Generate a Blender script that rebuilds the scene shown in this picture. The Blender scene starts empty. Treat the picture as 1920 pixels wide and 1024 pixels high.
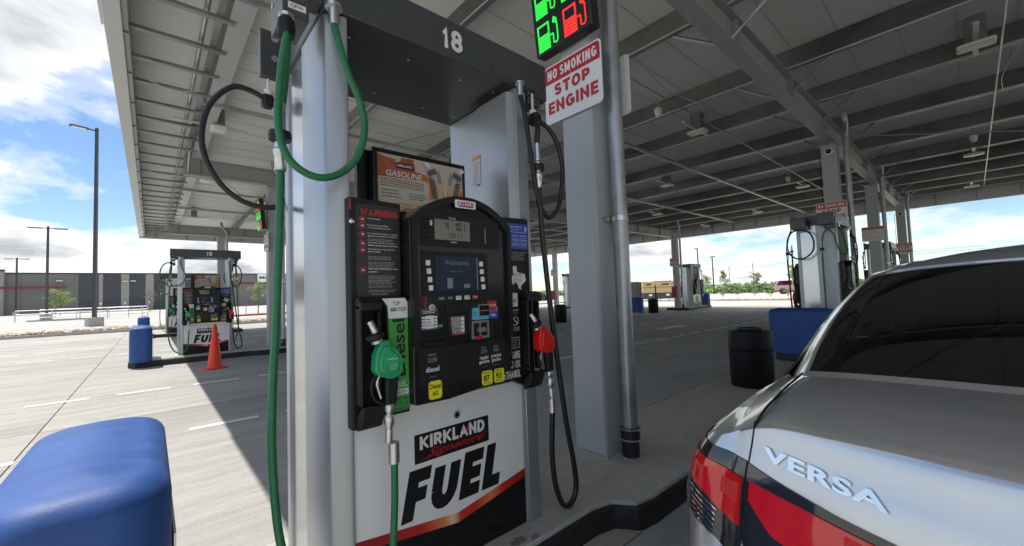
import bpy, bmesh, math, random
from mathutils import Vector, Matrix
from math import radians, sin, cos, pi, sqrt, atan2
random.seed(7)
sc = bpy.context.scene
COL = sc.collection

# ------------------------------------------------------------------ camera
cam_d = bpy.data.cameras.new('camera')
cam = bpy.data.objects.new('camera', cam_d)
COL.objects.link(cam)
sc.camera = cam
cam_d.sensor_width = 36.0
cam_d.lens = 765.14 / 1920 * 36
cam_d.clip_start = 0.02
cam_d.clip_end = 4000
_yaw, _pit, _rol = 0.72593888, 0.04814974, -0.03587945
_F = Vector((sin(_yaw) * cos(_pit), cos(_yaw) * cos(_pit), sin(_pit)))
_r0 = Vector((cos(_yaw), -sin(_yaw), 0)); _u0 = _r0.cross(_F)
_r = _r0 * cos(_rol) + _u0 * sin(_rol); _u = _u0 * cos(_rol) - _r0 * sin(_rol)
cam.matrix_world = Matrix(((_r.x, _u.x, -_F.x, 0), (_r.y, _u.y, -_F.y, 0), (_r.z, _u.z, -_F.z, 1.35), (0, 0, 0, 1)))

# ------------------------------------------------------------------ daylight
SUN = Vector((-0.226, 0.35, 1)).normalized()
SUN_EL = math.asin(SUN.z); SUN_AZ = atan2(SUN.x, SUN.y)
sd = bpy.data.lights.new('sun', 'SUN'); sd.energy = 2.2; sd.angle = radians(0.5); sd.color = (1, 0.965, 0.9)
so = bpy.data.objects.new('sun', sd); COL.objects.link(so)
so.rotation_euler = SUN.to_track_quat('Z', 'Y').to_euler()
so.location = (0, 0, 30)

world = bpy.data.worlds.new('World'); sc.world = world; world.use_nodes = True
wn = world.node_tree; wn.nodes.clear()
def N(nt, t, **kw):
    n = nt.nodes.new(t)
    for k, v in kw.items():
        if k in n.inputs.keys() if isinstance(k, str) else False:
            n.inputs[k].default_value = v
        else:
            setattr(n, k, v)
    return n
def ramp(nt, pts, interp='LINEAR'):
    n = nt.nodes.new('ShaderNodeValToRGB'); cr = n.color_ramp; cr.interpolation = interp
    while len(cr.elements) > 1: cr.elements.remove(cr.elements[-1])
    cr.elements[0].position = pts[0][0]; cr.elements[0].color = pts[0][1]
    for p, c in pts[1:]:
        e = cr.elements.new(p); e.color = c
    return n
def g(v): return (v, v, v, 1)
def build_world():
    nt = wn; L = nt.links.new
    out = N(nt, 'ShaderNodeOutputWorld'); bg = N(nt, 'ShaderNodeBackground')
    sky = N(nt, 'ShaderNodeTexSky'); sky.sky_type = 'NISHITA'; sky.sun_disc = False
    sky.sun_elevation = SUN_EL; sky.sun_rotation = SUN_AZ
    sky.air_density = 0.9; sky.dust_density = 0.15; sky.ozone_density = 2.2
    tc = N(nt, 'ShaderNodeTexCoord')
    sep = N(nt, 'ShaderNodeSeparateXYZ'); L(tc.outputs['Generated'], sep.inputs[0])
    zz = N(nt, 'ShaderNodeMath', operation='MAXIMUM'); L(sep.outputs['Z'], zz.inputs[0]); zz.inputs[1].default_value = 0.0
    za = N(nt, 'ShaderNodeMath', operation='ADD'); L(zz.outputs[0], za.inputs[0]); za.inputs[1].default_value = 0.17
    dx = N(nt, 'ShaderNodeMath', operation='DIVIDE'); L(sep.outputs['X'], dx.inputs[0]); L(za.outputs[0], dx.inputs[1])
    dy = N(nt, 'ShaderNodeMath', operation='DIVIDE'); L(sep.outputs['Y'], dy.inputs[0]); L(za.outputs[0], dy.inputs[1])
    cb = N(nt, 'ShaderNodeCombineXYZ'); L(dx.outputs[0], cb.inputs[0]); L(dy.outputs[0], cb.inputs[1])
    cb.inputs[2].default_value = 3.1
    n1 = N(nt, 'ShaderNodeTexNoise'); n1.inputs['Scale'].default_value = CL_SCALE; n1.inputs['Detail'].default_value = 9
    n1.inputs['Roughness'].default_value = 0.56; n1.inputs['Distortion'].default_value = 0.25
    off = N(nt, 'ShaderNodeVectorMath', operation='ADD'); L(cb.outputs[0], off.inputs[0]); off.inputs[1].default_value = CL_OFF
    L(off.outputs[0], n1.inputs['Vector'])
    # a little more cover towards the horizon
    hz = N(nt, 'ShaderNodeMath', operation='MULTIPLY_ADD'); L(zz.outputs[0], hz.inputs[0]); hz.inputs[1].default_value = -0.30; hz.inputs[2].default_value = 0.085
    hm = N(nt, 'ShaderNodeMath', operation='MAXIMUM'); L(hz.outputs[0], hm.inputs[0]); hm.inputs[1].default_value = 0.0
    cv = N(nt, 'ShaderNodeMath', operation='ADD'); L(n1.outputs['Fac'], cv.inputs[0]); L(hm.outputs[0], cv.inputs[1])
    mask = ramp(nt, [(0.47, g(0)), (0.51, g(0.35)), (0.55, g(0.9)), (0.60, g(1))], 'EASE'); L(cv.outputs[0], mask.inputs[0])
    # thick parts of a cloud are greyer below
    n2 = N(nt, 'ShaderNodeTexNoise'); n2.inputs['Scale'].default_value = CL_SCALE * 2.3; n2.inputs['Detail'].default_value = 5
    L(off.outputs[0], n2.inputs['Vector'])
    mixn = N(nt, 'ShaderNodeMath', operation='MULTIPLY_ADD'); L(n2.outputs['Fac'], mixn.inputs[0]); mixn.inputs[1].default_value = 0.35; L(n1.outputs['Fac'], mixn.inputs[2])
    tone = ramp(nt, [(0.66, (4.6, 4.6, 4.6, 1)), (0.74, (4.0, 4.05, 4.1, 1)), (0.84, (2.2, 2.32, 2.5, 1))]); L(mixn.outputs[0], tone.inputs[0])
    # deepen the blue of the clear sky
    hs = N(nt, 'ShaderNodeHueSaturation'); hs.inputs['Saturation'].default_value = 1.08; hs.inputs['Value'].default_value = 0.62
    L(sky.outputs[0], hs.inputs['Color'])
    mx = N(nt, 'ShaderNodeMix', data_type='RGBA'); L(mask.outputs[0], mx.inputs[0]); L(hs.outputs[0], mx.inputs[6]); L(tone.outputs[0], mx.inputs[7])
    L(mx.outputs[2], bg.inputs['Color']); bg.inputs['Strength'].default_value = 0.105
    L(bg.outputs[0], out.inputs[0])
CL_SCALE = 0.85
CL_OFF = (12.2, 3.1, 0.0)
build_world()
sc.view_settings.view_transform = 'Standard'
sc.view_settings.look = 'None'
sc.view_settings.gamma = 1
sc.view_settings.use_curve_mapping = False
sc.view_settings.exposure = 1.34
sc.render.engine = 'CYCLES'
sc.cycles.max_bounces = 10
sc.cycles.diffuse_bounces = 6
sc.cycles.glossy_bounces = 4
sc.cycles.use_denoising = True
sc.cycles.sample_clamp_indirect = 6

# ------------------------------------------------------------------ materials
MATS = {}
def pbr(name, col, rough=0.5, metal=0.0, var=0.0, scale=6.0, bump=0.0, bscale=60.0, coat=0.0, stretch=(1, 1, 1), emit=None, estr=0.0, spec=0.5, dirt=0.0, rvar=0.0):
    if name in MATS: return MATS[name]
    m = bpy.data.materials.new(name); m.use_nodes = True
    nt = m.node_tree; L = nt.links.new; b = nt.nodes['Principled BSDF']
    c4 = (col[0], col[1], col[2], 1)
    b.inputs['Base Color'].default_value = c4
    b.inputs['Roughness'].default_value = rough; b.inputs['Metallic'].default_value = metal
    b.inputs['Specular IOR Level'].default_value = spec
    if coat: b.inputs['Coat Weight'].default_value = coat; b.inputs['Coat Roughness'].default_value = 0.04
    if emit: b.inputs['Emission Color'].default_value = (*emit, 1); b.inputs['Emission Strength'].default_value = estr
    if var or bump or dirt or rvar:
        tc = N(nt, 'ShaderNodeTexCoord'); mp = N(nt, 'ShaderNodeMapping'); mp.inputs['Scale'].default_value = stretch
        L(tc.outputs['Object'], mp.inputs['Vector'])
        nz = N(nt, 'ShaderNodeTexNoise'); nz.inputs['Scale'].default_value = scale; nz.inputs['Detail'].default_value = 8; nz.inputs['Roughness'].default_value = 0.62
        L(mp.outputs[0], nz.inputs['Vector'])
        if var or dirt:
            lo = tuple(max(0, c * (1 - var)) for c in col); hi = tuple(min(1, c * (1 + var)) for c in col)
            r = ramp(nt, [(0.28, (*lo, 1)), (0.5, c4), (0.72, (*hi, 1))]); L(nz.outputs['Fac'], r.inputs[0])
            last = r.outputs[0]
            if dirt:
                n3 = N(nt, 'ShaderNodeTexNoise'); n3.inputs['Scale'].default_value = scale * 0.37; n3.inputs['Detail'].default_value = 7; n3.inputs['Roughness'].default_value = 0.7
                L(mp.outputs[0], n3.inputs['Vector'])
                r3 = ramp(nt, [(0.52, g(0)), (0.72, g(dirt))]); L(n3.outputs['Fac'], r3.inputs[0])
                mx = N(nt, 'ShaderNodeMix', data_type='RGBA'); L(r3.outputs[0], mx.inputs[0]); L(last, mx.inputs[6])
                mx.inputs[7].default_value = (col[0] * 0.4, col[1] * 0.38, col[2] * 0.34, 1); last = mx.outputs[2]
            L(last, b.inputs['Base Color'])
        if rvar:
            rr = N(nt, 'ShaderNodeMapRange'); rr.inputs['From Min'].default_value = 0.3; rr.inputs['From Max'].default_value = 0.7
            rr.inputs['To Min'].default_value = max(0.02, rough - rvar); rr.inputs['To Max'].default_value = min(1, rough + rvar)
            L(nz.outputs['Fac'], rr.inputs['Value']); L(rr.outputs[0], b.inputs['Roughness'])
        if bump:
            n2 = N(nt, 'ShaderNodeTexNoise'); n2.inputs['Scale'].default_value = bscale; n2.inputs['Detail'].default_value = 5
            L(mp.outputs[0], n2.inputs['Vector'])
            bp = N(nt, 'ShaderNodeBump'); bp.inputs['Strength'].default_value = bump; bp.inputs['Distance'].default_value = 0.01
            L(n2.outputs['Fac'], bp.inputs['Height']); L(bp.outputs[0], b.inputs['Normal'])
    MATS[name] = m
    return m

def concrete_mat(name, col, streak=0.16, seed=0.0, stains=0.35):
    """brushed concrete: broom lines along the lanes, cloudy tone, darker tyre film and small spots"""
    m = bpy.data.materials.new(name); m.use_nodes = True
    nt = m.node_tree; L = nt.links.new; b = nt.nodes['Principled BSDF']
    b.inputs['Roughness'].default_value = 0.86; b.inputs['Specular IOR Level'].default_value = 0.3
    geo = N(nt, 'ShaderNodeNewGeometry')
    def noise(scale, st, det=6, ro=0.6, sd=0.0):
        mp = N(nt, 'ShaderNodeMapping'); mp.inputs['Scale'].default_value = st; mp.inputs['Location'].default_value = (seed + sd, sd * 2.1, 0)
        L(geo.outputs['Position'], mp.inputs['Vector'])
        n = N(nt, 'ShaderNodeTexNoise'); n.inputs['Scale'].default_value = scale; n.inputs['Detail'].default_value = det; n.inputs['Roughness'].default_value = ro
        L(mp.outputs[0], n.inputs['Vector']); return n
    a = noise(1.0, (0.55, 5.5, 1), 8, 0.7)          # long streaks along x
    c = noise(0.35, (0.6, 1.3, 1), 5, 0.6, 3.3)     # large cloudy tone
    f = noise(14, (0.5, 5, 1), 4, 0.7, 9.1)         # broom texture
    s = noise(0.9, (0.8, 1.7, 1), 9, 0.78, 21.0)    # stains
    def rng(n, lo, hi, a0=0.3, a1=0.7):
        r = N(nt, 'ShaderNodeMapRange'); r.inputs['From Min'].default_value = a0; r.inputs['From Max'].default_value = a1
        r.inputs['To Min'].default_value = lo; r.inputs['To Max'].default_value = hi; L(n.outputs['Fac'], r.inputs['Value']); return r
    def mul(x, y):
        k = N(nt, 'ShaderNodeMath', operation='MULTIPLY'); L(x.outputs[0], k.inputs[0]); L(y.outputs[0], k.inputs[1]); return k
    v = mul(mul(rng(a, 1 - streak, 1 + streak), rng(c, 0.84, 1.12)), rng(f, 0.90, 1.10))
    v = mul(v, rng(s, 1.0, 1 - stains, 0.56, 0.74))
    mx = N(nt, 'ShaderNodeVectorMath', operation='SCALE'); mx.inputs[0].default_value = col; L(v.outputs[0], mx.inputs['Scale'])
    L(mx.outputs[0], b.inputs['Base Color'])
    gr_ = noise(55, (1, 1.4, 1), 3, 0.7, 61.0); v = mul(v, rng(gr_, 0.88, 1.12))
    big = noise(0.16, (0.5, 2.6, 1), 4, 0.6, 71.0); v = mul(v, rng(big, 0.90, 1.08))
    # small dark drips and spots
    sp = noise(5.5, (1, 1, 1), 3, 0.5, 44.0); k2 = rng(sp, 1.0, 0.62, 0.70, 0.78); v2 = mul(v, k2)
    L(v2.outputs[0], mx.inputs['Scale'])
    bp = N(nt, 'ShaderNodeBump'); bp.inputs['Strength'].default_value = 0.5; bp.inputs['Distance'].default_value = 0.004
    L(f.outputs['Fac'], bp.inputs['Height']); L(bp.outputs[0], b.inputs['Normal'])
    return m

# ------------------------------------------------------------------ mesh helpers
class MB:
    def __init__(s): s.v = []; s.f = []; s.m = []
    def add(s, vs, fs, mi=0, M=None):
        n = len(s.v)
        for p in vs:
            s.v.append(tuple(M @ Vector(p)) if M is not None else tuple(p))
        for f in fs: s.f.append(tuple(i + n for i in f)); s.m.append(mi)
        return s
    def box(s, x0, x1, y0, y1, z0, z1, mi=0, M=None):
        if x0 > x1: x0, x1 = x1, x0
        if y0 > y1: y0, y1 = y1, y0
        vs = [(x, y, z) for z in (z0, z1) for y in (y0, y1) for x in (x0, x1)]
        return s.add(vs, [(0, 2, 3, 1), (4, 5, 7, 6), (0, 1, 5, 4), (2, 6, 7, 3), (0, 4, 6, 2), (1, 3, 7, 5)], mi, M)
    def prism(s, poly, d0, d1, axis='z', mi=0, M=None):
        """poly of 2D points extruded along axis; ax 'z': (x,y); 'y': (x,z); 'x': (y,z)"""
        mk = {'z': lambda a, b, d: (a, b, d), 'y': lambda a, b, d: (a, d, b), 'x': lambda a, b, d: (d, a, b)}[axis]
        n = len(poly)
        vs = [mk(a, b, d0) for a, b in poly] + [mk(a, b, d1) for a, b in poly]
        fs = [tuple(range(n - 1, -1, -1)), tuple(range(n, 2 * n))] + [(i, (i + 1) % n, n + (i + 1) % n, n + i) for i in range(n)]
        return s.add(vs, fs, mi, M)
    def tube(s, pts, r, n=8, caps=True, mi=0, M=None):
        pts = [Vector(p) for p in pts]; rs = r if isinstance(r, (list, tuple)) else [r] * len(pts)
        vs = []; fs = []
        up = None
        for i, p in enumerate(pts):
            t = (pts[min(i + 1, len(pts) - 1)] - pts[max(i - 1, 0)])
            t = t.normalized() if t.length > 1e-9 else Vector((0, 0, 1))
            if up is None:
                up = Vector((0, 0, 1)) if abs(t.z) < 0.9 else Vector((1, 0, 0))
            a = (up - t * up.dot(t)); a = a.normalized() if a.length > 1e-6 else t.orthogonal().normalized(); up = a
            b = t.cross(a)
            for k in range(n):
                th = 2 * pi * k / n
                vs.append(p + (a * cos(th) + b * sin(th)) * rs[i])
        for i in range(len(pts) - 1):
            for k in range(n):
                fs.append((i * n + k, i * n + (k + 1) % n, (i + 1) * n + (k + 1) % n, (i + 1) * n + k))
        if caps:
            fs.append(tuple(range(n - 1, -1, -1))); fs.append(tuple(range((len(pts) - 1) * n, len(pts) * n)))
        return s.add(vs, fs, mi, M)
    def lathe(s, prof, n=24, c=(0, 0, 0), mi=0, M=None, sx=1, sy=1, closed=True):
        vs = [(c[0] + r * cos(2 * pi * k / n) * sx, c[1] + r * sin(2 * pi * k / n) * sy, c[2] + z) for r, z in prof for k in range(n)]
        fs = [(i * n + k, i * n + (k + 1) % n, (i + 1) * n + (k + 1) % n, (i + 1) * n + k) for i in range(len(prof) - 1) for k in range(n)]
        if closed:
            fs.append(tuple(range(n - 1, -1, -1))); fs.append(tuple(range((len(prof) - 1) * n, len(prof) * n)))
        return s.add(vs, fs, mi, M)
    def quad(s, a, b, c, d, mi=0, M=None): return s.add([a, b, c, d], [(0, 1, 2, 3)], mi, M)
    def mesh(s, name, mats, smooth=None):
        me = bpy.data.meshes.new(name); me.from_pydata(s.v, [], s.f)
        if not isinstance(mats, (list, tuple)): mats = [mats]
        for m in mats: me.materials.append(m)
        if len(mats) > 1: me.polygons.foreach_set('material_index', s.m)
        bm = bmesh.new(); bm.from_mesh(me); bmesh.ops.recalc_face_normals(bm, faces=bm.faces); bm.to_mesh(me); bm.free()
        if smooth:
            me.polygons.foreach_set('use_smooth', [True] * len(me.polygons)); me.set_sharp_from_angle(angle=radians(smooth))
        me.update(); return me
    def build(s, name, mats, parent=None, smooth=None, bevel=0, seg=2, M=None, solid=0):
        return link(name, s.mesh(name, mats, smooth or (40 if bevel else None)), parent, bevel, seg, M, solid)
ABSP = set()      # parts whose children are given in the thing's own frame, not the part's
def link(name, me, parent=None, bevel=0, seg=2, M=None, solid=0):
    if parent is not None and parent.name in ABSP:
        M = parent.matrix_basis.inverted() @ (M if M is not None else Matrix.Identity(4))
    o = bpy.data.objects.new(name, me); COL.objects.link(o)
    if parent is not None: o.parent = parent
    if M is not None: o.matrix_basis = M
    if solid:
        md = o.modifiers.new('thickness', 'SOLIDIFY'); md.thickness = solid; md.offset = 0
    if bevel:
        md = o.modifiers.new('bevel', 'BEVEL'); md.width = bevel; md.segments = seg; md.limit_method = 'ANGLE'; md.angle_limit = radians(35)
        md.harden_normals = False
    return o
def bx(name, x0, x1, y0, y1, z0, z1, mat, parent=None, bevel=0, M=None, seg=2):
    return MB().box(x0, x1, y0, y1, z0, z1).build(name, mat, parent, bevel=bevel, M=M, seg=seg)
def tag(o, label=None, cat=None, group=None, kind=None):
    if label: o['label'] = label
    if cat: o['category'] = cat
    if group: o['group'] = group
    if kind: o['kind'] = kind
    return o
def thing(name, label, cat, loc=(0, 0, 0), rz=0, group=None):
    o = bpy.data.objects.new(name, None); COL.objects.link(o); o.empty_display_size = 0.1
    o.location = loc; o.rotation_euler = (0, 0, rz)
    return tag(o, label, cat, group)
KIDS = {}
def copy_tree(src, label, loc=None, rz=None, group=None, skip=()):
    def rec(o, par):
        c = o.copy(); COL.objects.link(c)
        if par is not None: c.parent = par
        for ch in [x for x in ALLCH.get(o.name, [])]:
            if ch.name.split('.')[0] in skip: continue
            rec(ch, c)
        return c
    ALLCH = {}
    for x in bpy.data.objects:
        if x.parent is not None: ALLCH.setdefault(x.parent.name, []).append(x)
    r = rec(src, None)
    r['label'] = label
    if group: r['group'] = group
    if loc is not None: r.location = loc
    if rz is not None: r.rotation_euler = (0, 0, rz)
    return r
def crom(pts, k=8):
    P = [Vector(p) for p in pts]; P = [P[0] * 2 - P[1]] + P + [P[-1] * 2 - P[-2]]
    out = []
    for i in range(1, len(P) - 2):
        for j in range(k):
            t = j / k; a, b, c, d = P[i - 1], P[i], P[i + 1], P[i + 2]
            out.append(0.5 * ((2 * b) + (c - a) * t + (2 * a - 5 * b + 4 * c - d) * t * t + (3 * b - a - 3 * c + d) * t ** 3))
    out.append(P[-2]); return out
def lerp_tab(tab, x):
    if x <= tab[0][0]: return tab[0][1]
    for (a, b), (c, d) in zip(tab, tab[1:]):
        if x <= c: return b + (d - b) * (x - a) / (c - a)
    return tab[-1][1]
def rrect(x0, x1, y0, y1, r, n=4):
    out = []
    for cx, cy, a0 in ((x1 - r, y0 + r, -90), (x1 - r, y1 - r, 0), (x0 + r, y1 - r, 90), (x0 + r, y0 + r, 180)):
        for i in range(n + 1):
            a = radians(a0 + 90 * i / n); out.append((cx + r * cos(a), cy + r * sin(a)))
    return out
# orientation frames: text/flat print lies in local XY, facing +Z
FACE_S = Matrix(((1, 0, 0, 0), (0, 0, -1, 0), (0, 1, 0, 0), (0, 0, 0, 1)))     # faces -y, x to the right
FACE_N = Matrix(((-1, 0, 0, 0), (0, 0, 1, 0), (0, 1, 0, 0), (0, 0, 0, 1)))     # faces +y
FACE_W = Matrix(((0, 0, -1, 0), (-1, 0, 0, 0), (0, 1, 0, 0), (0, 0, 0, 1)))    # faces -x, x axis -> -y
FACE_E = Matrix(((0, 0, 1, 0), (1, 0, 0, 0), (0, 1, 0, 0), (0, 0, 0, 1)))      # faces +x
def at(fr, x, y, z): return Matrix.Translation((x, y, z)) @ fr
TXT = {}
def text_mesh(s, w=None, h=None, bold=0.0, shear=0.0, ext=0.0, spacing=1.0, align='CENTER', line=1.0, rot=0, bev=0.0):
    key = (s, w, h, bold, shear, ext, spacing, align, line, rot, bev)
    if key in TXT: return TXT[key]
    cu = bpy.data.curves.new('txt', 'FONT'); cu.body = s; cu.offset = bold; cu.shear = shear; cu.extrude = ext
    cu.space_character = spacing; cu.align_x = align; cu.space_line = line; cu.resolution_u = 3; cu.bevel_depth = bev; cu.bevel_resolution = 1
    ob = bpy.data.objects.new('txt', cu); me = bpy.data.meshes.new_from_object(ob)
    bpy.data.objects.remove(ob); bpy.data.curves.remove(cu)
    if len(me.vertices) == 0: TXT[key] = me; return me
    if rot: me.transform(Matrix.Rotation(rot, 4, 'Z'))
    xs = [v.co.x for v in me.vertices]; ys = [v.co.y for v in me.vertices]
    x0, x1, y0, y1 = min(xs), max(xs), min(ys), max(ys)
    kx = w / (x1 - x0) if w else None; ky = h / (y1 - y0) if h else None
    if kx is None: kx = ky
    if ky is None: ky = kx
    cx = {'CENTER': (x0 + x1) / 2, 'LEFT': x0, 'RIGHT': x1}[align]
    for v in me.vertices:
        v.co.x = (v.co.x - cx) * kx; v.co.y = (v.co.y - (y0 + y1) / 2) * ky; v.co.z = v.co.z * min(kx, ky) if not ext else v.co.z
    me.materials.clear(); TXT[key] = me
    return me
TMM = {}
def text(name, s, fr, mat, parent, w=None, h=None, **kw):
    me = text_mesh(s, w, h, **kw)
    k = (id(me), mat.name)
    if k not in TMM:
        m2 = me.copy(); m2.name = name; m2.materials.append(mat); TMM[k] = m2
    return link(name, TMM[k], parent, M=fr)
def flat(name, poly, fr, mat, parent, th=0.001):
    """a thin print, label or plate standing th proud of the frame's plane"""
    return MB().prism(poly, 0, th, 'z').build(name, mat, parent, M=fr)
def rect(w, h): return [(-w / 2, -h / 2), (w / 2, -h / 2), (w / 2, h / 2), (-w / 2, h / 2)]
# ------------------------------------------------------------------ heavy block lettering built from strokes
def _arc(cx, cy, rx, ry, a0, a1, n=9):
    return [(cx + rx * cos(radians(a0 + (a1 - a0) * i / n)), cy + ry * sin(radians(a0 + (a1 - a0) * i / n))) for i in range(n + 1)]
_full = lambda: _arc(.5, .5, .5, .5, 90, 450, 22)
GL = {
 'A': (.86, [[(0, 0), (.5, 1), (1, 0)], [(.2, .30), (.8, .30)]]), 'B': (.74, [[(0, 0), (0, 1), (.6, 1)] + _arc(.6, .78, .3, .22, 90, -90, 6) + [(0, .54)], [(.5, .54)] + _arc(.6, .27, .4, .27, 90, -90, 6) + [(0, 0)]]),
 'C': (.78, [_arc(.5, .5, .5, .5, 45, 315, 16)]), 'D': (.78, [[(0, 0), (0, 1), (.4, 1)] + _arc(.4, .5, .6, .5, 90, -90, 10) + [(0, 0)]]),
 'E': (.62, [[(1, 0), (0, 0), (0, 1), (1, 1)], [(0, .5), (.9, .5)]]), 'F': (.60, [[(0, -.0), (0, 1), (1, 1)], [(0, .48), (.85, .48)]]),
 'G': (.80, [_arc(.5, .5, .5, .5, 48, 315, 16) + [(1, .16), (1, .46), (.55, .46)]]), 'H': (.76, [[(0, 0), (0, 1)], [(1, 0), (1, 1)], [(0, .5), (1, .5)]]),
 'I': (.0, [[(0, 0), (0, 1)]]), 'K': (.78, [[(0, 0), (0, 1)], [(.95, 1), (.12, .48)], [(.32, .56), (1, 0)]]),
 'L': (.58, [[(0, 1), (0, 0), (1, 0)]]), 'M': (.95, [[(0, 0), (0, 1)], [(1, 0), (1, 1)], [(0, 1), (.5, .15)], [(1, 1), (.5, .15)]]), 'N': (.76, [[(0, 0), (0, 1)], [(1, 0), (1, 1)], [(0, 1), (1, 0)]]),
 'O': (.82, [_full()]), '0': (.62, [_full()]), 'P': (.70, [[(0, 0), (0, 1), (.55, 1)] + _arc(.55, .72, .45, .28, 90, -90, 7) + [(0, .44)]]),
 'R': (.74, [[(0, 0), (0, 1), (.55, 1)] + _arc(.55, .73, .43, .27, 90, -90, 7) + [(0, .46)], [(.5, .46), (1, 0)]]),
 'S': (.70, [_arc(.5, .745, .48, .255, 25, 270, 11) + _arc(.5, .255, .5, .255, 90, -155, 11)[1:]]),
 'T': (.72, [[(0, 1), (1, 1)], [(.5, 1), (.5, 0)]]), 'U': (.76, [[(0, 1), (0, .38)] + _arc(.5, .38, .5, .38, 180, 360, 10) + [(1, 1)]]),
 'V': (.82, [[(0, 1), (.5, 0), (1, 1)]]), 'W': (1.15, [[(0, 1), (.26, 0), (.5, .9), (.74, 0), (1, 1)]]), 'Y': (.76, [[(0, 1), (.5, .45), (1, 1)], [(.5, .45), (.5, 0)]]),
 '1': (.30, [[(1, 0), (1, 1), (.0, .76)]]), '8': (.62, [_arc(.5, .76, .44, .24, 90, 450, 14), _arc(.5, .26, .5, .26, 90, 450, 14)]),
 '2': (.6, [_arc(.5, .72, .48, .28, 160, -30, 9) + [(0, 0), (1, 0)]]), '4': (.66, [[(.75, 0), (.75, 1), (0, .28), (1, .28)]]),
 '3': (.6, [_arc(.48, .75, .46, .25, 150, -80, 9) + _arc(.5, .26, .5, .26, 80, -150, 9)]), '6': (.62, [_arc(.5, .3, .5, .3, 0, 360, 14), [(0, .3)] + _arc(.55, .55, .55, .45, 180, 70, 6)]),
 '7': (.6, [[(0, 1), (1, 1), (.35, 0)]]), '9': (.62, [_arc(.5, .7, .5, .3, 0, 360, 14), [(1, .7)] + _arc(.45, .45, .55, .45, 0, -110, 6)]), '5': (.6, [[(.95, 1), (.08, 1), (0, .56)] + _arc(.45, .31, .55, .31, 110, -145, 9)]),
 '#': (.8, [[(.3, 0), (.42, 1)], [(.62, 0), (.74, 1)], [(0, .32), (1, .32)], [(.04, .68), (1.04, .68)]]),
}
BT = {}
def block_mesh(s, w, h, wt=.2, gap=.16, shear=0.0, ext=0.0012, cond=1.0):
    """letters of height h filling width w; wt = stroke weight as a share of the letter height"""
    key = (s, w, h, wt, gap, shear, ext, cond)
    if key in BT: return BT[key]
    strokes = []; x = 0
    for ch in s:
        if ch == ' ': x += .34 * cond; continue
        gw, ss = GL[ch]; W = gw * cond + wt * (0 if gw else 1)
        if not gw: W = wt
        for st in ss:
            strokes.append(([(x + wt / 2 + px * (W - wt), wt / 2 + py * (1 - wt)) for px, py in st], x, x + W))
        x += W + gap
    quads = []
    for st, gx0, gx1 in strokes:
        P = [Vector(p) for p in st]; closed = (P[0] - P[-1]).length < 1e-6 and len(P) > 3
        if closed: P = P[:-1]
        n = len(P); Lp, Rp = [], []
        for i in range(n):
            if closed: a, b, c = P[i - 1], P[i], P[(i + 1) % n]
            else: a, b, c = P[max(i - 1, 0)], P[i], P[min(i + 1, n - 1)]
            d1 = (b - a); d2 = (c - b)
            if d1.length < 1e-9: d1 = d2
            if d2.length < 1e-9: d2 = d1
            d1 = d1.normalized(); d2 = d2.normalized()
            n1 = Vector((-d1.y, d1.x)); n2 = Vector((-d2.y, d2.x)); m = (n1 + n2)
            m = m.normalized() if m.length > 1e-6 else n1
            k = min(1.0 / max(m.dot(n1), 0.2), 1.7) * wt / 2
            e = Vector((0, 0))
            if not closed and i == 0: e = -d2 * (wt / 2)
            if not closed and i == n - 1: e = d1 * (wt / 2)
            if len(st) > 6 and not closed: e = e * .25
            Lp.append(b + m * k + e); Rp.append(b - m * k + e)
        for p in Lp + Rp: p.x = min(max(p.x, gx0), gx1)
        rng = range(n if closed else n - 1)
        quads.append([(Lp[i], Rp[i], Rp[(i + 1) % n], Lp[(i + 1) % n]) for i in rng])
    xs = [p.x for q in quads for f in q for p in f]; ys = [p.y for q in quads for f in q for p in f]
    ys = [min(max(y, 0), 1) for y in ys]
    for q in quads:
        for f in q:
            for p in f: p.y = min(max(p.y, 0), 1)
    x0, x1 = min(xs), max(xs)
    mb = MB()
    qi = 0
    for si, q in enumerate(quads):
        for f in q:
            qi += 1; z = ext + .00004 * (qi % 7)
            pts = [((p.x - (x0 + x1) / 2) / (x1 - x0) * (w - shear * h) + (p.y - .5) * h * shear, (p.y - .5) * h) for p in f]
            ar = 0.5 * sum(pts[k][0] * pts[(k + 1) % 4][1] - pts[(k + 1) % 4][0] * pts[k][1] for k in range(4))
            if abs(ar) < 1e-9: continue
            mb.prism(pts, 0.0, z)
    BT[key] = mb
    return mb
def block(name, s, fr, mat, parent, w, h, **kw):
    k = (s, w, h, tuple(sorted(kw.items())), mat.name)
    if k not in TMM:
        mb = block_mesh(s, w, h, **kw); me = bpy.data.meshes.new(name); me.from_pydata(mb.v, [], mb.f); me.materials.append(mat)
        bm = bmesh.new(); bm.from_mesh(me); bmesh.ops.recalc_face_normals(bm, faces=bm.faces)
        bm.to_mesh(me); bm.free()
        TMM[k] = me
    return link(name, TMM[k], parent, M=fr)
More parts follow.
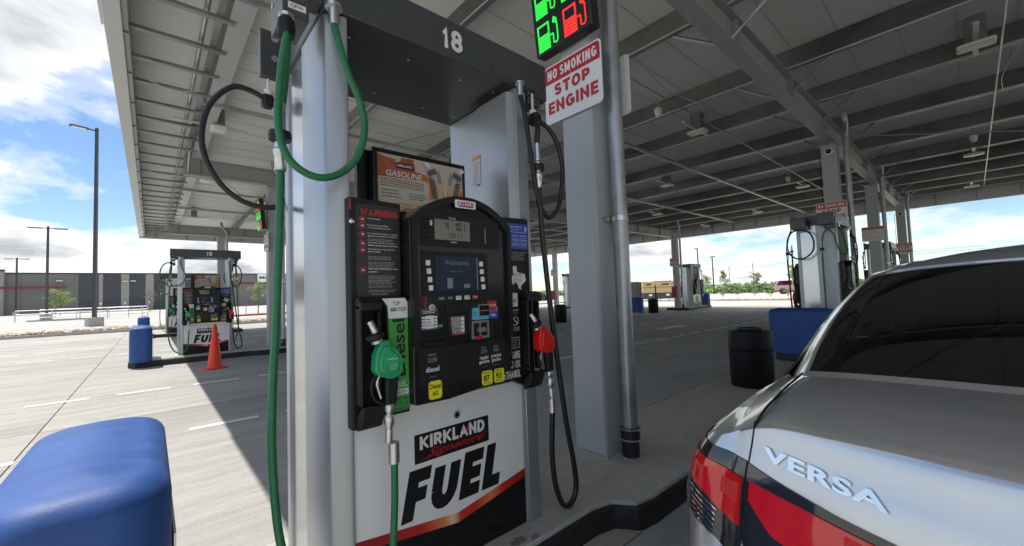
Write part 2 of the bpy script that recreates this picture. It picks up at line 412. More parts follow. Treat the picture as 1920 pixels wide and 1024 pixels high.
# ------------------------------------------------------------------ shared materials
M_slab = concrete_mat('forecourt concrete', (0.375, 0.362, 0.332), 0.19, 0, 0.34)
M_slab2 = concrete_mat('dark forecourt concrete', (0.365, 0.352, 0.325), 0.18, 5, 0.34)
M_tan = concrete_mat('tan concrete', (0.42, 0.39, 0.33), 0.05, 8, 0.15)
M_island = concrete_mat('island concrete', (0.47, 0.455, 0.42), 0.05, 2, 0.35)
M_lot = concrete_mat('parking lot concrete', (0.42, 0.41, 0.385), 0.08, 14, 0.12)
M_earth = concrete_mat('joint filler', (0.17, 0.16, 0.14), 0.05, 1, 0.1)
M_kerb = pbr('black kerb paint', (0.016, 0.017, 0.019), 0.55, var=0.35, scale=5, bump=0.5, bscale=35, dirt=0.0)
M_kerbgrey = pbr('kerb concrete', (0.34, 0.33, 0.31), 0.85, var=0.15, scale=3, bump=0.3)
M_redkerb = pbr('red kerb paint', (0.42, 0.06, 0.05), 0.7, var=0.2, scale=3)
M_white = pbr('white road paint', (0.72, 0.72, 0.70), 0.7, var=0.12, scale=9, dirt=0.25)
M_steel = pbr('grey painted steel', (0.42, 0.44, 0.455), 0.38, 0.0, var=0.05, scale=1.5, bump=0.04, bscale=160, coat=0.15, dirt=0.06)
M_galv = pbr('galvanised steel', (0.46, 0.47, 0.48), 0.42, 0.75, var=0.28, scale=3.5, rvar=0.12, dirt=0.3, stretch=(1, 1, 1))
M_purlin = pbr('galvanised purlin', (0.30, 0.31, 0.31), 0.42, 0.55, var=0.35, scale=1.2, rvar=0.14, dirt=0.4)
M_lip = pbr('pale steel and bounce-lit lip', (0.62, 0.62, 0.60), 0.45, 0.3, var=0.1, scale=3)  # on purlin lips the pale tone paints in light bounced from the ground
M_web = pbr('shade-toned galvanised web', (0.19, 0.19, 0.185), 0.4, 0.5, var=0.5, scale=0.9, rvar=0.1, stretch=(1, .5, 1))  # same steel as the purlin, shade on the web painted in as darker colour
M_deck = pbr('roof deck underside', (0.78, 0.78, 0.755), 0.5, 0.0, var=0.04, scale=0.8, dirt=0.05)
M_beam = pbr('beam paint', (0.36, 0.365, 0.37), 0.5, 0.1, var=0.08, scale=2)
M_fascia = pbr('fascia metal', (0.50, 0.51, 0.52), 0.4, 0.2, var=0.04, scale=2)
M_alu = pbr('satin aluminium', (0.43, 0.455, 0.48), 0.4, 0.6, var=0.02, scale=1.2, dirt=0.04)
M_mirror = pbr('polished steel', (0.52, 0.54, 0.56), 0.2, 0.9, var=0.03, scale=2, rvar=0.03)
M_chrome = pbr('chrome', (0.82, 0.83, 0.84), 0.08, 1.0)
M_satin = pbr('satin nickel', (0.62, 0.62, 0.60), 0.28, 0.9, var=0.15, scale=30)
M_black = pbr('black textured plastic', (0.011, 0.011, 0.012), 0.45, var=0.2, scale=40, bump=0.08, bscale=500, spec=0.35)
M_blackgl = pbr('black gloss plastic', (0.008, 0.008, 0.009), 0.24, var=0.2, scale=12, rvar=0.06)
M_header = pbr('dark grey header', (0.072, 0.078, 0.084), 0.33, 0.2, var=0.1, scale=3, rvar=0.06)
M_hole = pbr('dark opening', (0.004, 0.004, 0.004), 0.8)
M_whitepl = pbr('white panel paint', (0.83, 0.835, 0.83), 0.32, var=0.03, scale=3, dirt=0.03)
M_pwhite = pbr('white print', (0.78, 0.78, 0.78), 0.45)
M_pgrey = pbr('grey print', (0.30, 0.30, 0.30), 0.5)
M_pred = pbr('red print', (0.50, 0.02, 0.03), 0.4)
M_pgreen = pbr('green print', (0.07, 0.36, 0.06), 0.4)
M_pblue = pbr('blue print', (0.03, 0.08, 0.42), 0.4)
M_cyan = pbr('cyan print', (0.12, 0.45, 0.62), 0.4)
M_yel = pbr('yellow label', (0.80, 0.74, 0.03), 0.4)
M_pblack = pbr('black print', (0.012, 0.012, 0.012), 0.35)
M_lcd = pbr('liquid crystal display', (0.20, 0.205, 0.17), 0.25)
M_seg = pbr('display digits', (0.02, 0.022, 0.02), 0.4)
M_screen = pbr('dark screen', (0.010, 0.016, 0.028), 0.3, emit=(0.03, 0.06, 0.12), estr=0.03, spec=0.25)
M_scrtxt = pbr('screen text', (0.06, 0.09, 0.12), 0.3, emit=(0.25, 0.35, 0.45), estr=0.06)
M_button = pbr('white key', (0.75, 0.75, 0.74), 0.4)
M_hoseG = pbr('green hose rubber', (0.015, 0.16, 0.06), 0.42, var=0.12, scale=20, bump=0.05, bscale=200)
M_hoseK = pbr('black hose rubber', (0.014, 0.014, 0.015), 0.42, var=0.2, scale=20)
M_nozG = pbr('green nozzle cover', (0.018, 0.35, 0.14), 0.3, var=0.25, scale=18, bump=0.35, bscale=30)
M_nozR = pbr('red nozzle cover', (0.72, 0.015, 0.012), 0.28, var=0.15, scale=18)
M_bluepl = pbr('blue polyethylene', (0.020, 0.080, 0.29), 0.55, var=0.22, scale=4, dirt=0.3, bump=0.12, bscale=120, rvar=0.08, stretch=(1, 2.5, 1))
M_cone = pbr('orange cone plastic', (0.85, 0.06, 0.015), 0.4, var=0.08, scale=8)
M_ledon = pbr('green light dots', (0.0, 0.1, 0.0), 0.5, emit=(0.03, 1.0, 0.08), estr=0.42)
M_ledred = pbr('red light dots', (0.1, 0.0, 0.0), 0.5, emit=(1.0, 0.04, 0.03), estr=0.42)
M_sky_lens = pbr('lamp lens', (0.75, 0.75, 0.70), 0.3)
M_lamp = pbr('white lamp housing', (0.72, 0.72, 0.69), 0.4, var=0.05, scale=5)
M_pole = pbr('dark bronze pole', (0.055, 0.057, 0.06), 0.45, 0.3, var=0.1, scale=1)
M_glass_dark = pbr('smoked glass', (0.01, 0.01, 0.012), 0.05)
M_bark = pbr('bark', (0.16, 0.12, 0.09), 0.9, var=0.3, scale=15)
M_leaf = pbr('young leaves', (0.17, 0.26, 0.05), 0.55, var=0.4, scale=1.4)
M_leaf2 = pbr('hedge leaves', (0.07, 0.13, 0.03), 0.6, var=0.5, scale=0.8)
M_rock = pbr('tan rock', (0.38, 0.30, 0.22), 0.9, var=0.4, scale=1.5)
M_seal = pbr('oil dark spot', (0.05, 0.05, 0.05), 0.7)

# ------------------------------------------------------------------ ground and paving (structure)
gr = MB().quad((-1500, -1500, -0.03), (1500, -1500, -0.03), (1500, 1500, -0.03), (-1500, 1500, -0.03)).build('ground', concrete_mat('open ground', (0.50, 0.46, 0.38), 0.05, 30, 0.2))
tag(gr, 'pale open ground running out to the horizon', kind='structure')
fc = thing('forecourt', 'brushed grey concrete forecourt cast in large slabs with dark joints', None, (0, 0, 0)); tag(fc, kind='structure')
bx('joint_bed', -60, 27.6, -60, 30.6, -0.025, -0.012, M_earth, fc)
def slab(x0, x1, y0, y1, mat, j=0.006):
    bx('concrete_slab', x0 + j, x1 - j, y0 + j, y1 - j, -0.02, 0.0, mat, fc)
XS = [-60, -37, -18.5, -9.6, -0.91, 8.0, 15.2, 27.5]
YS = [-60, -30, -12, -4.4, 1.3]
YS2 = [2.55, 6.9, 11.9, 15.4, 19.2, 22.6, 30.4]
for i in range(len(XS) - 1):
    for ys in (YS, YS2):
        for j in range(len(ys) - 1):
            slab(XS[i], XS[i + 1], ys[j], ys[j + 1], M_slab if (j + i) % 2 else M_slab2)
    if XS[i] < -1: slab(XS[i], XS[i + 1], 1.3, 2.55, M_slab)
for a, b in ((-0.91, 3.3), (3.3, 8.0), (8.0, 15.2), (15.2, 27.5)):
    slab(a, b, 1.3, 2.55, M_tan)

# lane paint: short dashes 0.63 m long, one every 0.92 m
lm = thing('lane_markings', 'short white dashes dividing the fuelling lanes', None); tag(lm, kind='structure')
def dash(x, y, l=0.64, w=0.11, slope=0.0):
    MB().quad((x, y - w / 2, 0.004), (x + l, y - w / 2 + slope * l, 0.004), (x + l, y + w / 2 + slope * l, 0.004), (x, y + w / 2, 0.004)).build('dash', M_white, lm)
def lane(y0, x0, x1, slope=-0.02, per=0.93):
    x = x0
    while x < x1:
        dash(x, y0 + slope * x, slope=slope); x += per
lane(5.70, -3.4, 24.5, -0.024)
lane(8.80, -3.3 + 0.13, 24.5, -0.04)
lane(16.15, -4.4, 18, -0.03)
lane(19.1, -4.5, 18, -0.03)
lane(25.8, -6, 20, -0.02, 0.98)
lane(-2.2, -6, 12, 0.0)
ar = MB().prism([(12.3, 6.60), (13.2, 6.66), (13.2, 6.42), (14.0, 6.78), (13.25, 7.12), (13.25, 6.92), (12.3, 6.98)], 0.0035, 0.005).build('direction_arrow', M_white, lm)

# beyond the forecourt
kb = MB(); kb.box(-60, 60, 30.2, 30.38, -0.02, 0.14)
tag(kb.build('lot_kerb', M_kerbgrey, bevel=0.02), 'low grey concrete kerb along the far side of the forecourt', kind='structure')
lot = MB().quad((-90, 30.38, 0.12), (70, 30.38, 0.12), (70, 125, 0.75), (-90, 125, 0.75)).build('parking_lot', M_lot)
tag(lot, 'pale concrete parking lot sloping up to the big grey store', kind='structure')
mk = thing('lot_markings', 'faint white bay lines on the parking lot', None); tag(mk, kind='structure')
def lotz(y): return 0.12 + (y - 30.38) / 94.62 * 0.63
for i in range(26):
    x = -34 + i * 2.7
    MB().quad((x, 43, lotz(43) + .006), (x + .1, 43, lotz(43) + .006), (x + .1, 48.5, lotz(48.5) + .006), (x, 48.5, lotz(48.5) + .006)).build('bay_line', M_white, mk)
rd = bx('far_road', 27.9, 36.5, -80, 80, -0.02, 0.004, concrete_mat('sunlit road', (0.50, 0.475, 0.42), 0.08, 17, 0.1)); tag(rd, 'pale sunlit road beyond the canopy', kind='structure')
kb2 = bx('road_kerb', 36.5, 36.7, -80, 80, -0.02, 0.12, M_kerbgrey); tag(kb2, 'pale kerb beyond the sunlit road', kind='structure')
bank = bx('gravel_bank', 36.7, 60, -60, 60, -0.02, 0.05, concrete_mat('white caliche', (0.62, 0.58, 0.50), 0.05, 19, 0.1)); tag(bank, 'white crushed stone yard behind the shrubs', kind='structure')
def rocks(name, x0, x1, y0, y1, n, s, zf, label):
    m = MB(); rnd = random.Random(hash(name) % 1000 if False else 11)
    for i in range(n):
        cx, cy = rnd.uniform(x0, x1), rnd.uniform(y0, y1); r = rnd.uniform(s * 0.5, s); z = zf(cx, cy)
        vs = []
        for (a, b, c) in ((1, 0, 0), (-1, 0, 0), (0, 1, 0), (0, -1, 0), (0, 0, 0.8), (0, 0, -0.5), (.7, .7, .4), (-.7, .6, .45), (.6, -.7, .4), (-.6, -.7, .35)):
            k = rnd.uniform(0.7, 1.15) * r; vs.append((cx + a * k, cy + b * k, z + c * k * 0.75))
        fs = [(0, 6, 4), (6, 2, 4), (2, 7, 4), (7, 1, 4), (1, 9, 4), (9, 3, 4), (3, 8, 4), (8, 0, 4), (0, 5, 6), (6, 5, 2), (2, 5, 7), (7, 5, 1), (1, 5, 9), (9, 5, 3), (3, 5, 8), (8, 5, 0)]
        m.add(vs, fs, i % 3)
    o = m.build(name, [M_rock, pbr('pale rock', (0.52, 0.46, 0.38), 0.9, var=0.3, scale=2), pbr('brown rock', (0.25, 0.17, 0.12), 0.9, var=0.3, scale=2)])
    return tag(o, label, kind='stuff')
rocks('rocks', -30, 14, 30.5, 32.2, 1500, 0.22, lambda x, y: 0.15, 'tan and brown rocks filling the strip behind the kerb')
rocks('rocks', 36.9, 38.6, -10, 40, 900, 0.2, lambda x, y: 0.06, 'pale rocks along the foot of the shrub bed')
rk = bx('red_kerb', 2.0, 16, 40.8, 41.0, 0.1, 0.34, M_redkerb); tag(rk, 'red painted kerb round the planting island', kind='structure')

# ------------------------------------------------------------------ pump islands
def island(label, x, y, L0, L1, wide0, wide1, group='fuel islands edged in black'):
    """long low concrete island; narrow at the pump, wider by the column, rubber-black edge"""
    t = thing('pump_island', label, 'island', (x, y, 0), 0, group)
    n, w = 0.48, 0.65
    def outline(e):
        front = [(L0, -n + 0.12), (L0 + 0.12, -n), (wide0 - 0.1, -n), (wide0 + 0.02, -n - 0.03), (wide0 + 0.10, -w + 0.03), (wide0 + 0.24, -w), (wide1, -w), (wide1, w)]
        back = [(wide1, w), (wide0 + 0.24, w), (wide0 + 0.10, w - 0.03), (wide0 + 0.02, n + 0.03), (wide0 - 0.1, n), (L0 + 0.12, n), (L0, n - 0.12)]
        p = front + back[1:]
        cx = (L0 + wide1) / 2
        out = []
        for i, (a, b) in enumerate(p):
            sx = 1 if a > cx else -1; sy = 1 if b > 0 else -1
            out.append((a - sx * e if abs(a - L0) < .2 or abs(a - wide1) < .2 else a, b - sy * e))
        return out
    MB().prism(outline(0.0), -0.01, 0.128).build('kerb_edge', M_kerb, t, bevel=0.012)
    MB().prism(outline(0.022), 0.0, 0.15).build('concrete_top', M_island, t, bevel=0.008)
    return t
isl = island('fuel island carrying the near pump 18 and first column', 0, 1.93, -0.36, 0, 1.95, 3.22)
ISL10 = copy_tree(isl, 'fuel island under pump 10, across two lanes from the near one', (0, 12.62, 0))
ISL3 = copy_tree(isl, 'farthest fuel island, seen behind pump 10', (0, 23.2, 0))
ISLm = copy_tree(isl, 'fuel island behind the trash can, under the second pump of the row', (8.6, 1.93, 0))
ISLn = copy_tree(isl, 'fuel island hidden behind the silver sedan, third of the row', (20.3, 1.93, 0), pi)
ISLr = copy_tree(isl, 'short fuel island across the lanes with the red extinguisher', (25.9, 11.35, 0), pi)
ISLq = copy_tree(isl, 'fuel island in the farthest row, seen past the black hose', (27.0, 21.2, 0), pi)

# ------------------------------------------------------------------ canopy
can = thing('fuel_canopy', 'wide steel canopy over the pumps, pale underside ribbed with purlins', 'canopy', (12.4, 3, 0))
OFF = Matrix.Translation((-12.4, -3, 0))
def cb(name, x0, x1, y0, y1, z0, z1, mat, bevel=0): return bx(name, x0, x1, y0, y1, z0, z1, mat, can, bevel, M=OFF)
CX0, CX1, CY0, CY1 = -0.42, 25.1, -20.5, 26.0
cb('roof_deck', CX0 + 0.04, CX1 - 0.04, CY0 + 0.04, CY1 - 0.04, 5.235, 5.29, M_deck)
# ribs of the deck panels run along x
w_ = 0.61; y = CY0 + 0.3
while y < CY1 - 0.1:
    cb('deck_seam', 0.8, CX1 - 0.1, y, y + 0.007, 5.229, 5.234, M_fascia); y += w_
# main beams along x over the column rows
def ibeam(yc, x0, x1, z0=4.45, z1=4.87, w=0.2):
    m = MB(); m.box(x0, x1, yc - w / 2, yc + w / 2, z0, z0 + 0.02); m.box(x0, x1, yc - w / 2, yc + w / 2, z1 - 0.02, z1); m.box(x0, x1, yc - 0.006, yc + 0.006, z0 + 0.02, z1 - 0.02)
    x = x0 + 0.3
    while x < x1:
        m.box(x, x + 0.01, yc - w / 2 + 0.01, yc + w / 2 - 0.01, z0 + 0.02, z1 - 0.02); x += 2.45
    m.build('main_beam', M_beam, can, M=OFF)
for yc in (1.93, 12.35, 23.1, -8.7, -19.3): ibeam(yc, 0.58, 24.6)
# purlins along y
PX = [0.66, 3.1, 5.5, 7.95, 9.9, 12.2, 14.6, 17.1, 19.05, 21.2, 23.1, 24.7]
for i, px in enumerate(PX):
    if i in (1,):  # the first bay carries cross struts instead
        pass
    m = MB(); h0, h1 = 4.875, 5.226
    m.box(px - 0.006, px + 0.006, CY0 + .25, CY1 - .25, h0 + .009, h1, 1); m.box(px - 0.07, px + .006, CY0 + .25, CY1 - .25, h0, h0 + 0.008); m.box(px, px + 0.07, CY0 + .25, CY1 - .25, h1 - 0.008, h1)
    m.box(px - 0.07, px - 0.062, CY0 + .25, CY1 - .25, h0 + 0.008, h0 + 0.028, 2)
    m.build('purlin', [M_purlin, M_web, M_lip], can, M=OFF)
    # knee braces from the beam's bottom flange up to the purlin
    for yc in (1.93, 12.35):
        for sg in (-1, 1):
            MB().tube([(px, yc + sg * 0.09, 4.475), (px, yc + sg * 0.66, 4.872)], 0.022, 4).build('knee_brace', M_galv, can, M=OFF)
# struts running along x below the deck
for yy in (5.35, 8.65, 15.7, 18.8, -1.8, -5.2):
    cb('strut', 0.66, 24.8, yy - 0.028, yy + 0.028, 4.80, 4.87, M_galv)
for yy in ():
    cb('light_channel', 0.8, 24.5, yy - 0.05, yy + 0.05, 5.03, 5.09, M_purlin)
# ladder-like outriggers under the west edge
y = CY0 + 0.5
while y < CY1 - 0.3:
    cb('outrigger', CX0 + 0.2, 0.78, y, y + 0.075, 4.83, 4.872, M_purlin); y += 0.81
tb = MB(); tb.tube([(0.5, CY0 + .3, 4.93), (0.5, CY1 - .3, 4.93)], 0.028, 8); tb.build('edge_pipe', M_galv, can, M=OFF, smooth=40)
cb('edge_plate', 0.72, 0.95, CY0 + .25, CY1 - .25, 4.86, 4.872, M_fascia)
cb('edge_angle', CX0 + .16, CX0 + .21, CY0 + .2, CY1 - .2, 4.66, 5.1, M_purlin)
# fascias
def oil(x, y, r, seed, z=0.1515):
    rnd = random.Random(seed); pts = [(x + r * rnd.uniform(.6, 1.2) * cos(a * .52) * 1.6, y + r * rnd.uniform(.6, 1.2) * sin(a * .52)) for a in range(12)]
    o = MB().prism(pts, z - .001, z).build('oil_stain', pbr('oil stained concrete', (0.20, 0.19, 0.175), 0.6, var=0.3, scale=30)); tag(o, 'dark oil stain on the concrete of the island', kind='structure')
for a_ in ((1.34, 1.53, .030, 1), (1.42, 1.50, .018, 2), (1.75, 1.56, .022, 3)): oil(*a_)
def fascia(name, x0, x1, y0, y1, z0, z1, ax):
    cb(name, x0, x1, y0, y1, z0, z1, M_fascia, 0.006)
    # stiffeners on the inner side, one every 1.15 m
    if ax == 'y':
        k = y0 + 0.6
        while k < y1:
            s = 1 if x0 < 0 else -1
            xa = x1 if s > 0 else x0
            cb('fascia_stiffener', min(xa, xa + s * 0.05), max(xa, xa + s * 0.05), k, k + 0.04, z0 + 0.02, z1 - 0.02, M_purlin); k += 1.15
    else:
        k = x0 + 0.6
        while k < x1:
            s = -1 if y0 > 0 else 1
            ya = y0 if s < 0 else y1
            cb('fascia_stiffener', k, k + 0.04, min(ya, ya + s * 0.05), max(ya, ya + s * 0.05), z0 + 0.02, z1 - 0.02, M_purlin); k += 1.15
fascia('west_fascia', CX0, CX0 + 0.16, CY0 + .03, CY1 - .03, 4.62, 5.34, 'y')
fascia('east_fascia', CX1 - 0.16, CX1, CY0 + .03, CY1 - .03, 4.40, 5.34, 'y')
fascia('north_fascia', CX0, CX1, CY1 - 0.03, CY1 + 0.13, 4.56, 5.34, 'x')
fascia('south_fascia', CX0, CX1, CY0 - 0.13, CY0 + 0.03, 4.56, 5.34, 'x')
cb('gutter_end', CX0 - 0.04, CX0, CY0, 6.75, 4.75, 5.24, M_fascia)
# long diagonal rods in the roof plane
for a, b in (((3.2, 2.1), (9.8, -4.5)), ((12.4, 2.1), (21, -5.5)), ((0.9, 12.6), (5.3, 22.8)), ((5.4, 5.4), (3.3, 10.9)), ((12.3, 12.2), (5.6, 5.6))):
    MB().tube([(a[0], a[1], 4.86), (b[0], b[1], 4.84)], 0.014, 6).build('sway_rod', M_galv, can, M=OFF)

# conduit and cables under the deck
for (xa, ya, xb, yb, z) in ((5.6, 3.6, 24.3, 3.6, 4.865), (7.6, -0.5, 24.3, -0.5, 4.865), (1.0, 9.5, 1.0, 25.0, 5.2)):
    MB().tube([(xa, ya, z), (xb, yb, z)], 0.012, 6).build('conduit', M_galv, can, M=OFF)
for (xa, xb, ya) in ((5.5, 7.95, 3.2), (7.95, 9.9, -0.9), (9.9, 12.2, -0.7), (-.2, .66, 8.2), (-.2, .66, 13.9)):
    MB().tube(crom([(xa, ya, 4.88), ((xa + xb) / 2, ya + .15, 4.80), (xb, ya + .1, 4.88)], 6), 0.007, 5).build('loose_cable', M_lip, can, M=OFF)

# columns
def column(label, x, y, zt=4.45):
    t = thing('canopy_column', label, 'column', (x + 0.145, y, 0.0), 0, 'square steel columns carrying the canopy')
    m = MB().box(-0.145, 0.145, -0.145, 0.145, 0.15, zt - 0.02); m.build('shaft', M_steel, t, bevel=0.018, seg=3)
    bx('cap_plate', -0.19, 0.19, -0.16, 0.16, zt - 0.02, zt - 0.002, M_steel, t)
    bx('grout_base', -0.165, 0.165, -0.165, 0.165, 0.14, 0.156, M_island, t, 0.006)
    return t
c1 = column('nearest grey column, right behind pump 18', 2.43, 1.935)
c2 = column('grey column behind the second pump, bearing a red and white sign', 11.5, 2.0)
c3 = column('slim far column bearing the white sign of small red print', 17.5, 2.03)
c4 = column('farthest column of the near row, at the canopy edge', 23.8, 1.88)
c5 = column('column right of pump 10', 2.34, 12.5)
c6 = column('column seen above pump 10, in the farthest row', 2.32, 23.25)
c7 = column('column with a red extinguisher box, across the lanes', 22.35, 11.2)
c8 = column('column behind the black hose, over a big trash can', 23.05, 21.15)

# downpipes
def downpipe(label, x, y, zt=4.42, top=True, sw=1):
    t = thing('downpipe', label, 'pipe', (x, y, 0.15), 0, 'galvanised pipes beside the columns')
    m = MB(); m.tube([(0, 0, 0.17), (0, 0, zt - 0.15)], 0.056, 20); o = m.build('pipe', M_galv, t, smooth=40)
    m = MB(); m.lathe([(0.060, 0), (0.060, 0.10), (0.067, 0.105), (0.067, 0.20), (0.060, 0.205)], 20); m.build('rubber_boot', M_kerb, t, smooth=40)
    for z in (0.115, 0.19):
        MB().lathe([(0.0695, z), (0.0695, z + 0.012)], 20, closed=False).build('hose_clamp', M_chrome, t, solid=0.003)
        bx('screw_housing', -0.015, 0.015, -0.082, -0.066, z - 0.003, z + 0.014, M_chrome, t)
    bx('strap', -0.10, 0.075, 0.058, 0.064, 1.70, 1.735, M_satin, t)
    m = MB(); m.lathe([(0.059, 1.70), (0.059, 1.735)], 20, closed=False); m.build('strap_band', M_satin, t, solid=0.003)
    bx('strap_bolt', 0.06, 0.1, -0.012, 0.012, 1.705, 1.73, M_satin, t)
    p = crom([(0, 0, zt - 0.16), (0, 0, zt - 0.02), (-0.02 * sw, 0.0, zt + 0.10), (-0.18 * sw, -0.04, zt + 0.32), (-0.22 * sw, -0.04, zt + 0.52)], 6)
    MB().tube(p, 0.058, 16).build('top_bend', M_galv, t, smooth=40)
    return t
dp = downpipe('galvanised pipe with a black rubber boot beside the nearest column', 2.60, 1.705)
DPG = 'galvanised pipes beside the columns'
copy_tree(dp, 'galvanised pipe with an elbow, beside the camera-bearing column', (11.75, 1.72, 0.15))
copy_tree(dp, 'galvanised pipe next to the column with the small-print sign', (17.75, 1.78, 0.15))
copy_tree(dp, 'thin far pipe beside the last column of the near row', (24.05, 1.66, 0.15))
copy_tree(dp, 'pale pipe beside the column of pump 10, behind the green hose', (2.66, 12.28, 0.15))
copy_tree(dp, 'galvanised pipe in front of the extinguisher column across the lanes', (22.6, 10.95, 0.15))
copy_tree(dp, 'galvanised pipe by the column above pump 10', (2.66, 23.0, 0.15))

# ------------------------------------------------------------------ signs
def sign_plate(t, w=0.56, h=0.47, kind=0, M=None):
    flat('plate', rrect(-w / 2, w / 2, -h / 2, h / 2, 0.035), at(FACE_W, 0, 0, 0), M_pwhite, t, 0.004)
    q = 0.0046
    top = [(a, b) for a, b in rrect(-w / 2 + .012, w / 2 - .012, -h / 2 + .012, h / 2 - .012, 0.028) if b > h * 0.18]
    if kind == 0:
        top = [(-w / 2 + .012, h * 0.19), (w / 2 - .012, h * 0.19)] + [p for p in rrect(-w / 2 + .012, w / 2 - .012, -h / 2 + .012, h / 2 - .012, 0.028) if p[1] > h * 0.25]
        flat('red_band', top, at(FACE_W, -q, 0, 0), M_pred, t, 0.001)
        block('lettering', 'NO SMOKING', at(FACE_W, -q - .0012, 0, h * 0.335), M_pwhite, t, w=w * 0.86, h=h * 0.165, wt=.17, gap=.12, cond=.62)
        block('lettering', 'STOP', at(FACE_W, -q - .0002, 0, h * 0.045), M_pred, t, w=w * 0.62, h=h * 0.20, wt=.24, gap=.14)
        block('lettering', 'ENGINE', at(FACE_W, -q - .0002, 0, -h * 0.235), M_pred, t, w=w * 0.87, h=h * 0.205, wt=.24, gap=.14)
    else:
        top = [(-w / 2 + .012, h * 0.30), (w / 2 - .012, h * 0.30)] + [p for p in rrect(-w / 2 + .012, w / 2 - .012, -h / 2 + .012, h / 2 - .012, 0.028) if p[1] > h * 0.36]
        flat('red_band', top, at(FACE_W, -q, 0, 0), M_pred, t, 0.001)
        text('lettering', 'IN EVENT OF FIRE OR SPILL', at(FACE_W, -q - .0016, 0, h * 0.385), M_pwhite, t, w=w * 0.85, h=h * 0.075, bold=0.01)
        text('lettering', '1. Use emergency\n    stop button.', at(FACE_W, -q - .0006, w * .06, h * 0.13), M_pred, t, w=w * 0.66, h=h * 0.18, align='CENTER')
        text('lettering', '2. Report the accident', at(FACE_W, -q - .0006, 0, -h * 0.10), M_pred, t, w=w * 0.84, h=h * 0.08)
        text('lettering', 'by calling station attendant\nand the fire department', at(FACE_W, -q - .0006, 0, -h * 0.29), M_pred, t, w=w * 0.84, h=h * 0.14)
    for z in (h * .2, -h * .44):
        MB().lathe([(0.006, 0), (0.006, 0.003)], 8).build('bolt', M_satin, t, M=at(FACE_W, -q, 0, z))
SG = 'red and white warning signs on the columns'
def sign(label, x, y, z, kind=0):
    t = thing('warning_sign', label, 'sign', (x, y, z), 0, SG); sign_plate(t, kind=kind); return t
s1 = sign('NO SMOKING STOP ENGINE sign on the nearest column, biggest of its kind', 2.41, 1.945, 2.925)
copy_tree(s1, 'the same no-smoking sign seen from behind, on the back of the nearest column', (2.74, 1.93, 2.925), pi)
copy_tree(s1, 'NO SMOKING sign half hidden by the top of the second pump', (11.48, 2.02, 2.90))
s3 = sign('white sign of small red lines on the third column', 17.46, 2.05, 2.83, 1)
copy_tree(s1, 'small STOP ENGINE sign on the farthest column of the near row', (23.76, 1.86, 2.62))
copy_tree(s1, 'narrow-looking sign on the column beside pump 10', (2.32, 12.5, 2.93))
copy_tree(s1, 'tiny sign on the column with the red extinguisher box', (22.33, 11.2, 2.75))
copy_tree(s1, 'tiny sign on the far column seen past the black hose', (23.0, 21.15, 2.75))

def pump_icon(mb, cx, cy, s, mi):
    """a fuel pump drawn in lit bars on the board, local 2D frame, width ~ s"""
    bw, bh = 0.58 * s, 1.0 * s
    x0 = cx - 0.5 * s; y0 = cy - 0.5 * s
    def q(a, b, c, d): mb.box(a, b, c, d, 0.0, 0.002, mi)
    n = 5
    for i in range(n):
        q(x0, x0 + bw, y0 + i * 0.115 * s, y0 + i * 0.115 * s + 0.095 * s)
    q(x0, x0 + 0.07 * s, y0 + .575 * s, y0 + bh * 0.95); q(x0 + bw - .07 * s, x0 + bw, y0 + .575 * s, y0 + bh * 0.95)
    q(x0 + .07 * s, x0 + bw - .07 * s, y0 + bh * .88, y0 + bh * 0.95)
    for a, b in (((0.60, .42), (0.74, .42)), ((.74, .42), (.74, .10)), ((.74, .10), (.88, .06)), ((.88, .06), (.94, .16)), ((.94, .16), (.94, .72)), ((.94, .72), (.80, .90))):
        ax, ay, bx_, by_ = x0 + a[0] * s, y0 + a[1] * s, x0 + b[0] * s, y0 + b[1] * s
        d = Vector((bx_ - ax, by_ - ay)); nn = Vector((-d.y, d.x)).normalized() * 0.027 * s
        mb.prism([(ax - nn.x, ay - nn.y), (bx_ - nn.x, by_ - nn.y), (bx_ + nn.x, by_ + nn.y), (ax + nn.x, ay + nn.y)], 0, 0.002, 'z', mi)
    mb.prism([(x0 + .74 * s, y0 + .80 * s), (x0 + .92 * s, y0 + .70 * s), (x0 + .96 * s, y0 + .86 * s), (x0 + .80 * s, y0 + 1.0 * s)], 0, 0.002, 'z', mi)
def led_board(label, loc, tilt):
    t = thing('lane_status_board', label, 'display board', loc, 0, 'lit pump status boards')
    T = Matrix.Rotation(tilt, 4, 'Y')
    bx('housing', -0.04, 0.06, -0.275, 0.275, 0, 0.80, M_pblack, t, 0.008, M=T)
    bx('bracket', 0.06, 0.12, -0.06, 0.06, 0.1, 0.6, M_galv, t, M=T)
    cols = [[(0.118, 0), (0.378, 0), (0.638, 1)], [(0.118, 1), (0.378, 0), (0.638, 0)]]
    for ci, cx in enumerate((0.13, -0.135)):
        for z, c in cols[ci]:
            mb = MB(); pump_icon(mb, 0, 0, 0.215, 0)
            mb.build('pump_light', M_ledred if c else M_ledon, t, M=T @ at(FACE_W, -0.0415, cx, z + 0.01))
    MB().tube(crom([(0.07, -0.2, 0.35), (0.1, -0.33, 0.33), (0.16, -0.34, 0.42), (0.16, -0.3, 0.6)]), 0.012, 8).build('conduit', M_galv, t, M=T, smooth=40)
    return t
lb = led_board('lit board of green and red pump symbols on the nearest column', (2.36, 1.945, 3.225), -0.09)
copy_tree(lb, 'lit green and red board seen edge-on, on the column beside pump 10', (2.22, 12.5, 3.25))
